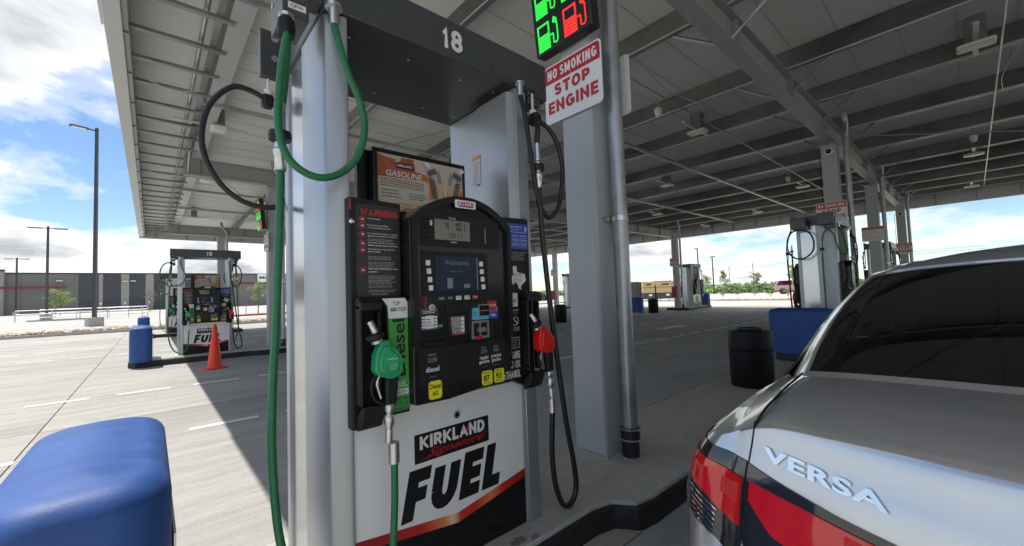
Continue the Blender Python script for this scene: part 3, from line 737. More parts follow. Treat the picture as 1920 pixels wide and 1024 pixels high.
# dome cameras
def camera_dome(label, x, y, z):
    t = thing('security_camera', label, 'camera', (x, y, z), 0, 'round dome cameras on the columns')
    MB().lathe([(0.085, 0), (0.088, 0.02), (0.075, 0.045), (0.055, 0.052)], 24).build('ring', M_lamp, t, M=at(FACE_W, 0, 0, 0), smooth=40)
    MB().lathe([(0.056, 0.048), (0.05, 0.075), (0.03, 0.095), (0.002, 0.10)], 20).build('lens_dome', M_glass_dark, t, M=at(FACE_W, 0, 0, 0), smooth=60)
    MB().tube(crom([(0.03, 0.1, 0.0), (0.03, 0.19, -0.05), (0.08, 0.19, -0.3), (0.08, 0.19, -1.6)]), 0.008, 6).build('cable', M_pblack, t)
    return t
cd_ = camera_dome('white-ringed dome camera high on the column behind the second pump', 11.49, 1.99, 4.28)
copy_tree(cd_, 'dome camera on the farthest column of the near row', (23.79, 1.88, 4.1))
copy_tree(cd_, 'tiny dome camera on the extinguisher column', (22.34, 11.2, 4.2))

# canopy lights
def canopy_light(label, x, y, z=4.78):
    t = thing('canopy_light', label, 'ceiling lamp', (x, y, z), 0, 'flat white lamps under the canopy')
    m = MB().prism(rrect(-.13, .13, -.20, .20, .04), 0.0, 0.045); m.build('housing', M_lamp, t, bevel=0.01)
    m = MB().prism(rrect(-.08, .08, -.13, .13, .02), -0.012, -0.001); m.build('lens', M_sky_lens, t, bevel=0.004)
    bx('mounting_arm', -0.09, 0.09, -0.11, 0.11, 0.045, 0.44, M_purlin, t)
    bx('support_bar', -0.7, 0.5, -0.03, 0.03, 0.06, 0.09, M_lip, t)
    return t
cl = canopy_light('flat white lamp nearest the first column, beside the white sensor', 9.19, 3.9)
LG = [((17.62, 3.87), 'flat lamp on a bar left of the camera-bearing column'), ((13.13, 6.71), 'flat lamp to the right of the big galvanised pipe, over the lanes'),
      ((17.9, 9.7), 'lamp at the lower edge of the roof just right of the galvanised pipe'), ((21.89, 6.69), 'lamp between two purlins over the far lanes'),
      ((25.57 - 1.4, 10.11), 'lamp near the far roof edge, above the extinguisher island'), ((9.24, -0.24), 'big flat lamp near the upper right, over the sedan'),
      ((17.51, -0.23), 'flat lamp over the far part of the sedan roof'), ((23.6, -0.18), 'last small lamp by the roof edge over the sedan'),
      ((1.0, 9.75), 'pale lamp seen inside the dark hose loop'), ((1.15, 14.1), 'pale lamp behind the beam left of the hose loop'),
      ((1.3, 20.6), 'small lamp at the far end of the roof, over pump 10')]
for (x, y), l in LG: copy_tree(cl, l, (x, y, 4.78))
sn = thing('ceiling_sensor', 'white cup-shaped sensor hanging from the roof near the first lamp', 'sensor', (7.46, 3.9, 4.70), 0, 'cup sensors under the roof')
MB().lathe([(0.03, 0), (0.06, 0.03), (0.08, 0.14), (0.055, 0.17)], 16).build('cup', M_lamp, sn, smooth=50)
MB().tube([(0, 0, 0.17), (0, 0, 0.36)], 0.015, 8).build('stem', M_galv, sn)
copy_tree(sn, 'small round sensor on the bar left of the camera-bearing column', (15.9, 3.88, 4.70))
copy_tree(sn, 'small round sensor above the far lamp over the sedan', (15.4, -0.22, 4.70))
# ------------------------------------------------------------------ fuel pump
PW = 0.15
def digits7(s, h, dx, mat, name, fr, parent):
    """seven-segment characters, flat, local frame"""
    SEG = {'0': 'abcdef', '1': 'bc', '4': 'fgbc', '5': 'afgcd', '7': 'abc', '3': 'abgcd', '9': 'abcdfg', '8': 'abcdefg', '2': 'abged', '6': 'afgedc'}
    m = MB(); w = h * 0.48; t = h * 0.135; x = 0
    for ch in s:
        if ch == '.':
            m.box(x - dx * 0.28, x - dx * 0.28 + t, 0, t, 0, 0.0006); continue
        if ch != ' ':
            g_ = {'a': (t * .6, w - t * .6, h - t, h), 'd': (t * .6, w - t * .6, 0, t), 'g': (t * .6, w - t * .6, h / 2 - t / 2, h / 2 + t / 2), 'f': (0, t, h / 2 + t * .4, h - t * .5), 'e': (0, t, t * .5, h / 2 - t * .4), 'b': (w - t, w, h / 2 + t * .4, h - t * .5), 'c': (w - t, w, t * .5, h / 2 - t * .4)}
            for q in SEG[ch]:
                a, b, c, d = g_[q]; m.box(a + x, b + x, c, d, 0, 0.0006)
        x += dx
    return m.build(name, mat, parent, M=fr)

def nozzle(t, name, x, y, z, cover, lean, M0, sgn=1):
    """hung nozzle: spout up in its boot, collar, coloured body, lever guard, swivel"""
    n = MB()
    R = M0 @ Matrix.Translation((x, y, z)) @ Matrix.Rotation(lean, 4, 'Y') @ Matrix.Scale(0.9, 4)
    # body: outline in x-z, thickness in y
    body = [(-0.016, 0.088), (-0.026, 0.058), (-0.038, 0.030), (-0.040, -0.036), (-0.024, -0.056), (0.030, -0.072), (0.066, -0.064), (0.080, -0.040), (0.080, 0.004), (0.060, 0.044), (0.026, 0.068), (0.016, 0.090)]
    body = [(a * sgn, b) for a, b in body]
    o = MB().prism(body, -0.028, 0.028, 'y').build(name, cover, t, bevel=0.006, seg=2, M=R)
    MB().prism([(a * .72 + .006, b * .72) for a, b in body], -0.034, 0.034, 'y').build('cover_ridge', cover, o, bevel=0.005)
    MB().lathe([(0.026, 0.095), (0.037, 0.104), (0.036, 0.120), (0.022, 0.126)], 14, M=Matrix.Rotation(-0.30 * sgn, 4, 'Y')).build('splash_guard', M_black, o, smooth=40)
    MB().lathe([(0.024, 0.082), (0.024, 0.094)], 18, M=Matrix.Rotation(-0.30 * sgn, 4, 'Y')).build('collar', M_satin, o, smooth=40)
    sp = crom([(-0.030 * sgn, 0, 0.108), (-0.040 * sgn, 0.002, 0.135), (-0.052 * sgn, 0.012, 0.165)], 5)
    MB().tube(sp, 0.0140, 12).build('spout', M_satin, o, smooth=40)
    # handle below the body and lever loop
    MB().prism([(0.010 * sgn, -0.06), (0.068 * sgn, -0.06), (0.060 * sgn, -0.178), (0.012 * sgn, -0.182)], -0.019, 0.019, 'y').build('handle', M_black, o, bevel=0.010, seg=3)
    loop = [(0.0, 0, -0.05), (-0.035, 0, -0.065), (-0.045, 0, -0.11), (-0.03, 0, -0.15), (0.0, 0, -0.17), (0.03, 0, -0.17)]
    MB().tube(crom([(a * sgn, b, c) for a, b, c in loop], 5), 0.006, 8).build('lever_guard', M_black, o, smooth=40)
    MB().tube(crom([(-0.01 * sgn, 0, -0.05), (-0.022 * sgn, 0, -0.09), (-0.004 * sgn, 0, -0.15)], 5), 0.0055, 8).build('trigger', M_satin, o, smooth=40)
    MB().box(-0.028 * sgn, -0.014 * sgn, -0.004, 0.004, -0.10, -0.075).build('hold_clip', M_satin, o, bevel=0.003)
    MB().lathe([(0.013, -0.172), (0.019, -0.18), (0.021, -0.2), (0.014, -0.215), (0.022, -0.225), (0.022, -0.262), (0.014, -0.275), (0.016, -0.282), (0.016, -0.335)], 14, c=(0.033 * sgn, 0, 0)).build('swivel', M_satin, o, smooth=50)
    if cover is M_nozG:
        text('lettering', 'WARNING', R.inverted() @ R @ at(FACE_S, 0.028, -0.0346, 0.012), M_pwhite, o, w=0.044, h=0.007, bold=0.01)
        text('lettering', 'Do not top off\nUse only for\ndiesel fuel', at(FACE_S, 0.032, -0.0346, -0.020), M_pwhite, o, w=0.034, h=0.024)
    for c in ('splash_guard',): pass
    return o

def lines(nm, x0, x1, zt, n, dz, h, mat, t, M0, yy, rag=0.25, seed=1):
    """rows of small print too fine to read: each row a thin broken bar"""
    m = MB(); rnd = random.Random(seed)
    for i in range(n):
        x = x0; xe = x1 - (x1 - x0) * rnd.uniform(0, rag); z = zt - i * dz
        while x < xe - 0.004:
            w = rnd.uniform(0.008, 0.022); w = min(w, xe - x)
            m.box(x, x + w, yy - 0.0006, yy, z - h, z); x += w + 0.003
    return m.build(nm, mat, t, M=M0)

def half(t, M0, front=True):
    """everything that shows on one long side; local side faces -y. Pod plane y=-0.445, wing plane y=-0.37"""
    YP, YW = -0.445, -0.37
    def A(x, z, y): return M0 @ at(FACE_S, x, y, z)
    def fl(nm, x0, x1, z0, z1, mat, y, par=t, r=0, th=0.001):
        return flat(nm, rrect(x0, x1, z0, z1, r) if r else [(x0, z0), (x1, z0), (x1, z1), (x0, z1)], M0 @ at(FACE_S, 0, y, 0), mat, par, th)
    # wings of the black upper housing
    wl = MB().prism([(-0.475, 0.705), (-0.40, 0.705), (-0.395, 0.715), (-0.32, 0.735), (-0.262, 0.765), (-0.262, 1.585), (-0.475, 1.592)], -0.28, YW, 'y').build('wing_panel', M_black, t, bevel=0.012, M=M0)
    ABSP.add(wl.name)
    wr = MB().prism([(0.262, 0.80), (0.33, 0.76), (0.42, 0.715), (0.475, 0.712), (0.475, 1.592), (0.262, 1.585)], -0.28, YW, 'y').build('wing_panel', M_black, t, bevel=0.012, M=M0)
    ABSP.add(wr.name)
    # centre pod with an arched crown and a curved foot
    top = [(0.262, 1.50)]
    for i in range(13):
        a = i / 12; x = 0.262 - a * 0.524; top.append((x, 1.515 + 0.115 * (1 - (abs(x) / 0.262) ** 2.2)))
    foot = [(-0.262, 1.50), (-0.262, 0.775), (-0.25, 0.765), (-0.10, 0.762), (0.05, 0.775), (0.17, 0.80), (0.25, 0.835), (0.262, 0.85)]
    inner = 0.022
    pod = MB().prism(top + foot, -0.28, YP, 'y').build('pod', M_blackgl, t, bevel=0.016, seg=3, M=M0)
    ABSP.add(pod.name)
    # a raised rim round the recessed upper face
    rim = MB()
    P = [(x, z) for x, z in top] + [(-0.262, 1.0), (-0.262, 0.99)]
    arch = [(-0.262 + 0.0, 1.0)] + [(x, z) for x, z in reversed(top)] + [(0.262, 1.0)]
    for (a, b), (c, d) in zip(arch, arch[1:]):
        k = 0.91
        ia, ib, ic, id_ = a * k, 1.0 + (b - 1.0) * 0.955 if b > 1 else b, c * k, 1.0 + (d - 1.0) * 0.955 if d > 1 else d
        rim.prism([(a * .995, b), (c * .995, d), (ic, id_), (ia, ib)], YP - 0.018, YP + 0.002, 'y')
    o = rim.build('rim', M_black, pod, M=M0)
    # display bay
    fl('display_bay', -0.215, 0.20, 1.405, 1.545, M_black, YP, pod, 0.012, 0.003)
    fl('display_glass', -0.15, 0.03, 1.435, 1.522, M_lcd, YP - 0.003, pod, 0.004, 0.002)
    YD = YP - 0.0052
    digits7('4 1.01', 0.036, 0.0215, M_seg, 'digits', A(-0.098, 1.478, YD), pod)
    digits7('10.517', 0.020, 0.0165, M_seg, 'digits', A(-0.088, 1.446, YD), pod)
    text('lettering', '$', A(-0.166, 1.503, YP - .0034), M_pwhite, pod, h=0.024, bold=0.01)
    text('lettering', 'This Sale', A(-0.06, 1.531, YP - .0034), M_pwhite, pod, w=0.036, h=0.008)
    text('lettering', 'Gallons', A(-0.055, 1.428, YP - .0034), M_pwhite, pod, w=0.030, h=0.008)
    m = MB()
    for i in range(6):
        m.box(-0.205, -0.175 + 0.004 * (i % 2), YP - .0045, YP - .0031, 1.42 + i * 0.018, 1.428 + i * 0.018)
    m.build('speaker_slots', M_hole, pod, M=M0)
    fl('side_slot', 0.115, 0.119, 1.43, 1.50, M_pgrey, YP - .003, pod)
    # brand badge on the crown
    fl('badge', -0.055, 0.055, 1.578, 1.613, M_pwhite, YP - .019, pod, 0.006, 0.002)
    block('badge_lettering', 'COSTCO', A(0, 1.598, YP - .0208), M_pred, pod, w=0.088, h=0.018, wt=.26, gap=.08, shear=0.15)
    fl('badge_stripe', -0.038, 0.040, 1.583, 1.588, M_pblue, YP - .0212, pod)
    # info screen with keys
    fl('screen_bezel', -0.215, 0.125, 1.195, 1.385, M_black, YP, pod, 0.008, 0.004)
    sc_ = fl('screen', -0.152, 0.062, 1.215, 1.365, M_screen, YP - .004, pod, 0.002, 0.001)
    text('screen_text', 'Welcome', A(-0.045, 1.338, YP - .0056), M_scrtxt, pod, w=0.125, h=0.020)
    text('screen_text', 'Insert card', A(-0.05, 1.302, YP - .0056), M_scrtxt, pod, w=0.06, h=0.008)
    fl('screen_card', -0.095, -0.068, 1.228, 1.272, M_scrtxt, YP - .005, pod)
    fl('screen_card', -0.010, 0.022, 1.228, 1.246, M_scrtxt, YP - .005, pod)
    fl('screen_edge', 0.063, 0.067, 1.218, 1.362, M_pgrey, YP - .004, pod)
    for x0_, dx_ in ((-0.187, 0.0038), (0.086, 0.0033)):
        for i in range(4):
            fl('soft_key', x0_ + dx_ * i - 0.0095, x0_ + dx_ * i + 0.0095, 1.324 - i * 0.0345, 1.346 - i * 0.0345, M_button, YP - .004, pod, 0.003, 0.004)
    # payment row
    text('lettering', 'PAYMENT\nOPTIONS', A(-0.122, 1.186, YP - .0004), M_pwhite, pod, w=0.026, h=0.011)
    for x, mt, s, tm in ((-0.080, M_pblack, 'CC', M_pwhite), (-0.037, M_pwhite, 'VISA', M_pblue), (0.008, M_pwhite, 'ATM', M_pblue), (0.052, M_pred, 'Shop', M_pwhite)):
        fl('card_logo', x - .014, x + .014, 1.178, 1.197, mt, YP, pod, 0.002)
        text('lettering', s, A(x, 1.1875, YP - .0014), tm, pod, w=0.021, h=0.008, bold=0.01)
    MB().prism([(-0.212, 1.205), (-0.200, 1.205), (-0.186, 1.128), (-0.198, 1.128)], YP - .001, YP, 'y').build('red_seal', M_pred, pod, M=M0)
    for i in range(2): fl('seal_window', -0.206 + i * .008, -0.201 + i * .008, 1.15 + (1 - i) * .022, 1.168 + (1 - i) * .022, M_hole, YP - .001, pod)
    MB().lathe([(0.015, 0), (0.015, 0.003), (0.011, 0.0035), (0.0105, 0.002)], 18).build('call_button', M_satin, pod, M=A(-0.17, 1.15, YP))
    text('lettering', 'call', A(-0.17, 1.15, YP - .004), M_pblack, pod, w=0.012, h=0.006)
    # instruction label and little keys
    fl('label_frame', -0.222, -0.145, 1.062, 1.145, M_pgrey, YP, pod, 0.002)
    fl('label_face', -0.220, -0.147, 1.064, 1.143, M_pblack, YP - .001, pod, 0.002)
    lines('lettering', -0.214, -0.152, 1.138, 2, 0.007, 0.003, M_pwhite, pod, M0, YP - .002, 0.1, 4)
    fl('label_card', -0.203, -0.165, 1.066, 1.118, M_pwhite, YP - .002, pod)
    lines('lettering', -0.199, -0.169, 1.104, 4, 0.009, 0.003, M_pblue, pod, M0, YP - .003, 0.3, 5)
    for s in (-1, 1):
        for i in range(4):
            fl('soft_key', -0.184 + s * 0.028 - .007, -0.184 + s * 0.028 + .007, 1.068 + i * .0128, 1.077 + i * .0128, M_button, YP - .002, pod, 0.001, 0.002)
    fl('green_light', -0.142, -0.122, 1.067, 1.078, M_pgreen, YP, pod)
    fl('receipt_slot', -0.205, -0.115, 1.012, 1.026, M_hole, YP, pod, 0.003)
    fl('receipt_lip', -0.215, -0.105, 0.998, 1.010, M_black, YP, pod, 0.003, 0.012)
    # keypad recess
    k = MB()
    fr = [(-0.105, 1.165), (0.030, 1.165), (0.030, 1.022), (-0.105, 1.022)]
    k.prism([(-0.105, 1.165), (0.030, 1.165), (0.014, 1.118), (-0.090, 1.118)], YP - .006, YP + .0, 'y')
    k.prism([(-0.105, 1.165), (-0.090, 1.118), (-0.078, 1.030), (-0.092, 1.022)], YP - .008, YP + .0, 'y')
    k.prism([(0.030, 1.165), (0.014, 1.118), (0.004, 1.030), (0.020, 1.022)], YP - .008, YP + .0, 'y')
    k.build('keypad_hood', M_black, pod, M=M0, bevel=0.002)
    fl('keypad_well', -0.092, 0.016, 1.026, 1.118, M_hole, YP, pod)
    kp = fl('keypad', -0.082, -0.012, 1.032, 1.106, M_satin, YP - .001, pod, 0.003, 0.003)
    for r in range(4):
        for c in range(4):
            fl('number_key', -0.079 + c * .0166, -0.0665 + c * .0166, 1.039 + r * .0165, 1.0515 + r * .0165, M_pgrey if c < 3 else M_button, YP - .004, kp if False else pod, 0.002, 0.002)
    fl('keypad_stripe', -0.082, -0.012, 1.027, 1.032, M_pred, YP - .001, pod)
    # card stickers
    fl('sticker', 0.030, 0.178, 1.084, 1.138, M_cyan, YP, pod)
    fl('sticker', 0.124, 0.178, 1.084, 1.118, M_pblue, YP - .001, pod)
    fl('sticker', 0.118, 0.172, 1.120, 1.166, M_pred, YP - .001, pod)
    fl('sticker', 0.032, 0.100, 1.139, 1.160, M_pblack, YP - .0005, pod)
    text('lettering', 'TAP HERE', A(0.148, 1.146, YP - .0024), M_pwhite, pod, w=0.038, h=0.010, bold=0.01)
    text('lettering', '$ or\nC', A(0.052, 1.11, YP - .0014), M_pblue, pod, w=0.018, h=0.024)
    text('lettering', 'PIN', A(0.152, 1.10, YP - .0024), M_pwhite, pod, w=0.026, h=0.012, bold=0.01)
    fl('contact_reader', 0.066, 0.128, 1.098, 1.152, M_satin, YP - .002, pod, 0.003, 0.004)
    fl('reader_face', 0.070, 0.124, 1.102, 1.148, M_blackgl, YP - .006, pod, 0.002, 0.002)
    fl('reader_line', 0.074, 0.120, 1.122, 1.125, M_pgrey, YP - .008, pod)
    cs = fl('card_slot_plate', 0.024, 0.124, 1.000, 1.080, M_satin, YP, pod, 0.004, 0.004)
    fl('card_slot', 0.036, 0.066, 1.012, 1.070, M_hole, YP - .004, pod)
    fl('card_slot', 0.076, 0.110, 1.012, 1.070, M_hole, YP - .004, pod)
    fl('card_guide', 0.052, 0.096, 1.030, 1.050, M_satin, YP - .005, pod, 0.003, 0.012)
    fl('red_tie', 0.046, 0.080, 0.997, 1.012, M_pred, YP - .006, pod, 0.002, 0.002)
    fl('receipt_bay', 0.130, 0.196, 1.002, 1.082, M_hole, YP, pod, 0.006)
    MB().box(0.132, 0.140, YP - .010, YP, 1.002, 1.082).box(0.186, 0.194, YP - .010, YP, 1.002, 1.082).build('receipt_cheek', M_black, pod, M=M0, bevel=0.002)
    # grade panel
    gp = fl('grade_panel', -0.235, 0.222, 0.826, 0.985, M_pblack, YP, pod, 0.006, 0.003)
    fl('panel_edge', -0.240, 0.228, 0.990, 0.994, M_black, YP, pod, 0.001, 0.006)
    yg = YP - .003
    for x, z, lab, lw in ((-0.176, 0.936, 'diesel', 0.062),):
        fl('price_display', x - .024, x + .022, z - .010, z + .012, pbr('price display', (0.055, 0.06, 0.075), 0.3), yg, pod)
        text('price', '5.199'.replace('5', '3'), A(x, z + .001, yg - .0014), pbr('price digits', (0.22, 0.24, 0.32), 0.4), pod, w=0.038, h=0.015)
        text('lettering', lab, A(x, 0.900, yg - .0004), M_pwhite, pod, w=lw, h=0.021, bold=0.012)
    for x, s, s2 in ((0.090, 'regular', '87'), (0.160, 'premium', '93')):
        fl('price_display', x - .020, x + .018, 0.930, 0.950, MATS['price display'], yg, pod)
        text('price', '2.999', A(x, 0.940, yg - .0014), MATS['price digits'], pod, w=0.032, h=0.014)
        text('lettering', s + '\ngasoline', A(x, 0.902, yg - .0004), M_pwhite, pod, w=0.058, h=0.040, bold=0.014, line=0.82)
        fl('grade_label', x - .011 - .006, x + .011 + .038 - .006, 0.788, 0.852, M_yel, yg, pod, 0.012)
        text('lettering', s2, A(x + .010, 0.820, yg - .0014), M_pblack, pod, w=0.034, h=0.026, bold=0.03)
        lines('lettering', x - .008, x + .032, 0.846, 2, .005, .002, M_pblack, pod, M0, yg - .001, .1, 8)
        lines('lettering', x - .008, x + .030, 0.800, 1, .005, .003, M_pblack, pod, M0, yg - .001, .1, 9)
        lines('lettering', x - .015, x + .015, 0.872, 1, .005, .0015, M_pgrey, pod, M0, yg, .1, 10)
        lines('lettering', x - .015, x + .012, 0.960, 2, .005, .002, M_pgrey, pod, M0, yg, .1, 12)
    lines('lettering', -0.194, -0.158, 0.962, 2, .005, .002, M_pgrey, pod, M0, yg, .1, 12)
    lines('lettering', -0.19, -0.158, 0.870, 1, .005, .0015, M_pgrey, pod, M0, yg, .1, 11)
    fl('grade_label', -0.197, -0.135, 0.778, 0.852, M_yel, yg, pod, 0.014)
    text('lettering', 'Diesel', A(-0.166, 0.830, yg - .0014), M_pblack, pod, w=0.054, h=0.020, bold=0.02)
    text('lettering', '#2', A(-0.166, 0.801, yg - .0014), M_pblack, pod, w=0.026, h=0.018, bold=0.02)
    text('badge_lettering', 'GILBARCO', A(0.02, 0.79, YP - .0005), M_black, pod, w=0.10, h=0.010)
    # warning panel on the first wing
    fl('warning_panel', -0.452, -0.272, 1.205, 1.565, pbr('charcoal print', (0.022, 0.023, 0.025), 0.38), YW, wl, 0.012, 0.003)
    yw = YW - .003
    block('warning_heading', 'WARNING', A(-0.356, 1.535, yw + .0004), M_pred, wl, w=0.155, h=0.027, wt=.2, gap=.14)
    rows = [(1.507, ['Turn off engine.']), (1.481, ['No smoking or open flames', 'in the fuel dispensing area.']), (1.448, ['It is unlawful and dangerous to dispense', 'gasoline into unapproved containers.']), (1.412, ['Never allow children to use pump.', 'Children should remain in the vehicle.']), (1.386, ['Discharge your static electricity', 'before fueling.']), (1.308, ['Static hazard while filling portable', 'containers.'])]
    for i, (z, ss) in enumerate(rows):
        MB().lathe([(0.0125, 0), (0.0125, 0.0008)], 16).build('icon_ring', M_pred, wl, M=A(-0.426, z, yw))
        MB().lathe([(0.0100, 0), (0.0100, 0.0013)], 16).build('icon_disc', MATS['charcoal print'], wl, M=A(-0.426, z, yw))
        m = MB()
        m.prism([(-.006, -.002), (.005, -.004), (.006, 0), (-.002, .005)], .0013, .0018, 'z'); m.build('icon_mark', M_pwhite, wl, M=A(-0.426, z, yw))
        MB().prism([(-.008, -.0065), (-.0065, -.008), (.008, .0065), (.0065, .008)], .0018, .0022, 'z').build('icon_slash', M_pred, wl, M=A(-0.426, z, yw))
        for j, s_ in enumerate(ss):
            text('lettering', s_, A(-0.405, z + 0.004 - j * 0.010, yw - .0004), M_pwhite, wl, w=min(0.125, 0.0034 * len(s_)), h=0.0065, align='LEFT', bold=0.01)
    for zt, n in ((1.431, 2), (1.362, 3), (1.340, 3), (1.322, 2), (1.286, 4), (1.266, 3), (1.247, 2), (1.229, 2)):
        lines('lettering', -0.405, -0.285, zt, n, 0.0055, 0.0022, M_pgrey, wl, M0, yw, 0.25, int(zt * 1000))
    text('lettering', 'For help, call attendant', A(-0.36, 1.213, yw - .0004), M_pwhite, wl, w=0.065, h=0.006)
    # green product label beside the first nozzle
    glp = [(-0.335, 0.742), (-0.275, 0.742)] + [(-0.275 + .03 * sin(radians(a)), 0.757 - .015 * cos(radians(a))) for a in (30, 60, 90)] + [(-0.262 + .0, 1.165), (-0.272, 1.19), (-0.29, 1.20), (-0.352, 1.20), (-0.335, 1.16)]
    YL = YW - .042
    MB().prism([(-0.352, 0.742), (-0.262, 0.742), (-0.262, 1.200), (-0.375, 1.200), (-0.352, 1.15)], YL, YW, 'y').build('label_panel', M_black, wl, M=M0, bevel=0.004)
    MB().prism([(-0.345, 0.752), (-0.275, 0.752), (-0.264, 0.765), (-0.264, 1.1145), (-0.345, 1.1145)], YL - .002, YL, 'y').build('product_label', M_pgreen, wl, M=M0)
    MB().prism([(-0.345, 1.1155), (-0.264, 1.1155), (-0.264, 1.178), (-0.275, 1.195), (-0.370, 1.195), (-0.348, 1.165)], YL - .002, YL, 'y').build('label_top', M_pwhite, wl, M=M0)
    yl = YL - .0024
    text('lettering', 'TOP', A(-0.312, 1.174, yl), M_pblack, wl, w=0.030, h=0.016, bold=0.01)
    text('lettering', 'TIER', A(-0.288, 1.150, yl), M_pblack, wl, w=0.036, h=0.016, bold=0.01)
    for cx_ in (-0.330, -0.317): MB().lathe([(0.0072, 0), (0.0072, 0.0006), (0.0038, 0.0006), (0.0038, 0)], 12, closed=False).build('emblem', M_pblack, wl, M=A(cx_, 1.150, yl))
    text('lettering', 'Diesel', A(-0.304, 1.000, yl), M_pblack, wl, w=0.052, h=0.225, rot=pi / 2, bold=0.02)
    fl('label_box', -0.318, -0.268, 0.845, 0.872, M_pwhite, yl, wl)
    fl('label_box', -0.317, -0.269, 0.846, 0.871, M_pgreen, yl - .001, wl)
    fl('label_box', -0.318, -0.268, 0.815, 0.838, M_pwhite, yl, wl)
    lines('lettering', -0.315, -0.272, 0.833, 3, 0.006, 0.0025, M_pblack, wl, M0, yl - .001, 0.2, 77)
    lines('lettering', -0.313, -0.273, 0.866, 3, 0.007, 0.003, M_pwhite, wl, M0, yl - .002, 0.2, 78)
    for s_, z in (('CONTAIN', 0.800), ('UP TO 5%', 0.780), ('BIODIESEL', 0.760)):
        text('lettering', s_, A(-0.304, z, yl), M_pblack, wl, w=0.070, h=0.016, bold=0.008)
    # second wing: hours board, state-shaped sticker, labels
    bs = fl('hours_board', 0.268, 0.462, 1.425, 1.558, M_pblue, YW, wr, 0.002, 0.002)
    yb = YW - .0024
    text('lettering', 'Assistance Available', A(0.365, 1.541, yb), M_pwhite, wr, w=0.11, h=0.009)
    text('lettering', 'Tap Your Hours', A(0.365, 1.526, yb), M_pwhite, wr, w=0.075, h=0.009)
    fl('rule', 0.275, 0.455, 1.512, 1.5135, M_pwhite, yb, wr)
    for i, (a, b) in enumerate((('Mon - Fri', '6:00 am - 10:00 pm'), ('Saturday', '6:00 am - 8:30 pm'), ('Sunday', '6:00 am - 7:30 pm'))):
        text('lettering', a, A(0.272, 1.494 - i * .022, yb), M_pwhite, wr, w=0.055 if i < 2 else 0.045, h=0.010, align='LEFT', bold=0.01)
        text('lettering', b, A(0.355, 1.494 - i * .022, yb), M_pwhite, wr, w=0.10, h=0.010, align='LEFT', bold=0.01)
        fl('rule', 0.275, 0.455, 1.4835 - i * .022, 1.4842 - i * .022, M_pwhite, yb, wr)
    for x in (0.282, 0.448):
        MB().lathe([(0.009, 0), (0.009, .0005), (.0065, .0005), (.0065, 0)], 12, closed=False).build('access_symbol', M_pwhite, wr, M=A(x, 1.528, yb))
        fl('access_symbol', x - .003, x + .003, 1.530, 1.546, M_pwhite, yb, wr)
    lines('lettering', 0.280, 0.455, 1.410, 6, 0.008, 0.003, M_pgrey, wr, M0, YW, 0.15, 31)
    TXP = [(0.35, 1.335), (0.375, 1.337), (0.378, 1.306), (0.405, 1.300), (0.432, 1.296), (0.437, 1.272), (0.440, 1.262), (0.425, 1.250), (0.405, 1.236), (0.402, 1.214), (0.388, 1.222), (0.378, 1.246), (0.362, 1.252), (0.350, 1.240), (0.336, 1.256), (0.324, 1.276), (0.310, 1.285), (0.352, 1.288)]
    MB().prism(TXP, YW - .0015, YW, 'y').build('state_sticker', M_pwhite, wr, M=M0)
    lines('lettering', 0.352, 0.425, 1.300, 3, 0.007, 0.003, M_pgrey, wr, M0, YW - .0015, 0.2, 41)
    lines('lettering', 0.355, 0.415, 1.272, 4, 0.006, 0.0025, M_pgrey, wr, M0, YW - .0015, 0.2, 42)
    fl('label_top', 0.288, 0.375, 1.128, 1.198, M_pwhite, YW, wr, 0.003, 0.002)
    text('lettering', 'TOP', A(0.322, 1.180, yb), M_pblack, wr, w=0.034, h=0.017, bold=0.01)
    text('lettering', 'TIER', A(0.345, 1.158, yb), M_pblack, wr, w=0.044, h=0.017, bold=0.01)
    for cx_ in (0.299, 0.312): MB().lathe([(0.0075, 0), (0.0075, 0.0006), (0.004, 0.0006), (0.004, 0)], 12, closed=False).build('emblem', M_pblack, wr, M=A(cx_, 1.158, yb))
    text('lettering', 'MAX OPERATION', A(0.335, 1.110, YW - .0004), M_pwhite, wr, w=0.085, h=0.009, bold=0.01)
    text('lettering', 'NOT FOR USE IN\nDIESEL VEHICLES', A(0.335, 1.094, YW - .0004), M_pgrey, wr, w=0.07, h=0.014)
    MB().lathe([(0.022, 0), (0.022, .0006), (.019, .0006), (.019, 0)], 20, closed=False).build('round_mark', M_pwhite, wr, M=A(0.355, 1.055, YW - .0002))
    MB().prism([(-.016, .012), (-.013, .016), (.016, -.012), (.013, -.016)], 0, .0006).build('mark_slash', M_pwhite, wr, M=A(0.355, 1.055, YW - .0002))
    text('lettering', 'NOT FOR USE\nIN AVIATION', A(0.345, 1.015, YW - .0004), M_pwhite, wr, w=0.075, h=0.020)
    m = MB()
    for a, b, c, d in ((0.30, 0.378, 0.972, 0.974), (0.30, 0.378, 0.918, 0.920), (0.30, 0.302, 0.918, 0.974), (0.376, 0.378, 0.918, 0.974)): m.box(a, b, YW - .0006, YW, c, d)
    m.build('print_frame', M_pwhite, wr, M=M0)
    lines('lettering', 0.306, 0.370, 0.966, 5, 0.009, 0.0035, M_pgrey, wr, M0, YW, 0.2, 51)
    for s_, z in (('CONTAINS', 0.885), ('UP TO 10%', 0.838), ('ETHANOL', 0.790)):
        text('lettering', s_, A(0.322, z, YW - .0004), M_pwhite, wr, w=0.112, h=0.038, bold=0.015) if '%' in s_ else block('lettering', s_, A(0.322, z, YW + .0004), M_pwhite, wr, w=0.112, h=0.038, wt=.2, gap=.14)
    # lock
    MB().lathe([(0.010, 0), (0.010, 0.006), (0.006, 0.008)], 14).build('lock', M_chrome, wl, M=A(-0.466, 1.495, YW), smooth=40)
    fl('red_seal', -0.474, -0.468, 1.54, 1.585, M_pred, YW, wl)
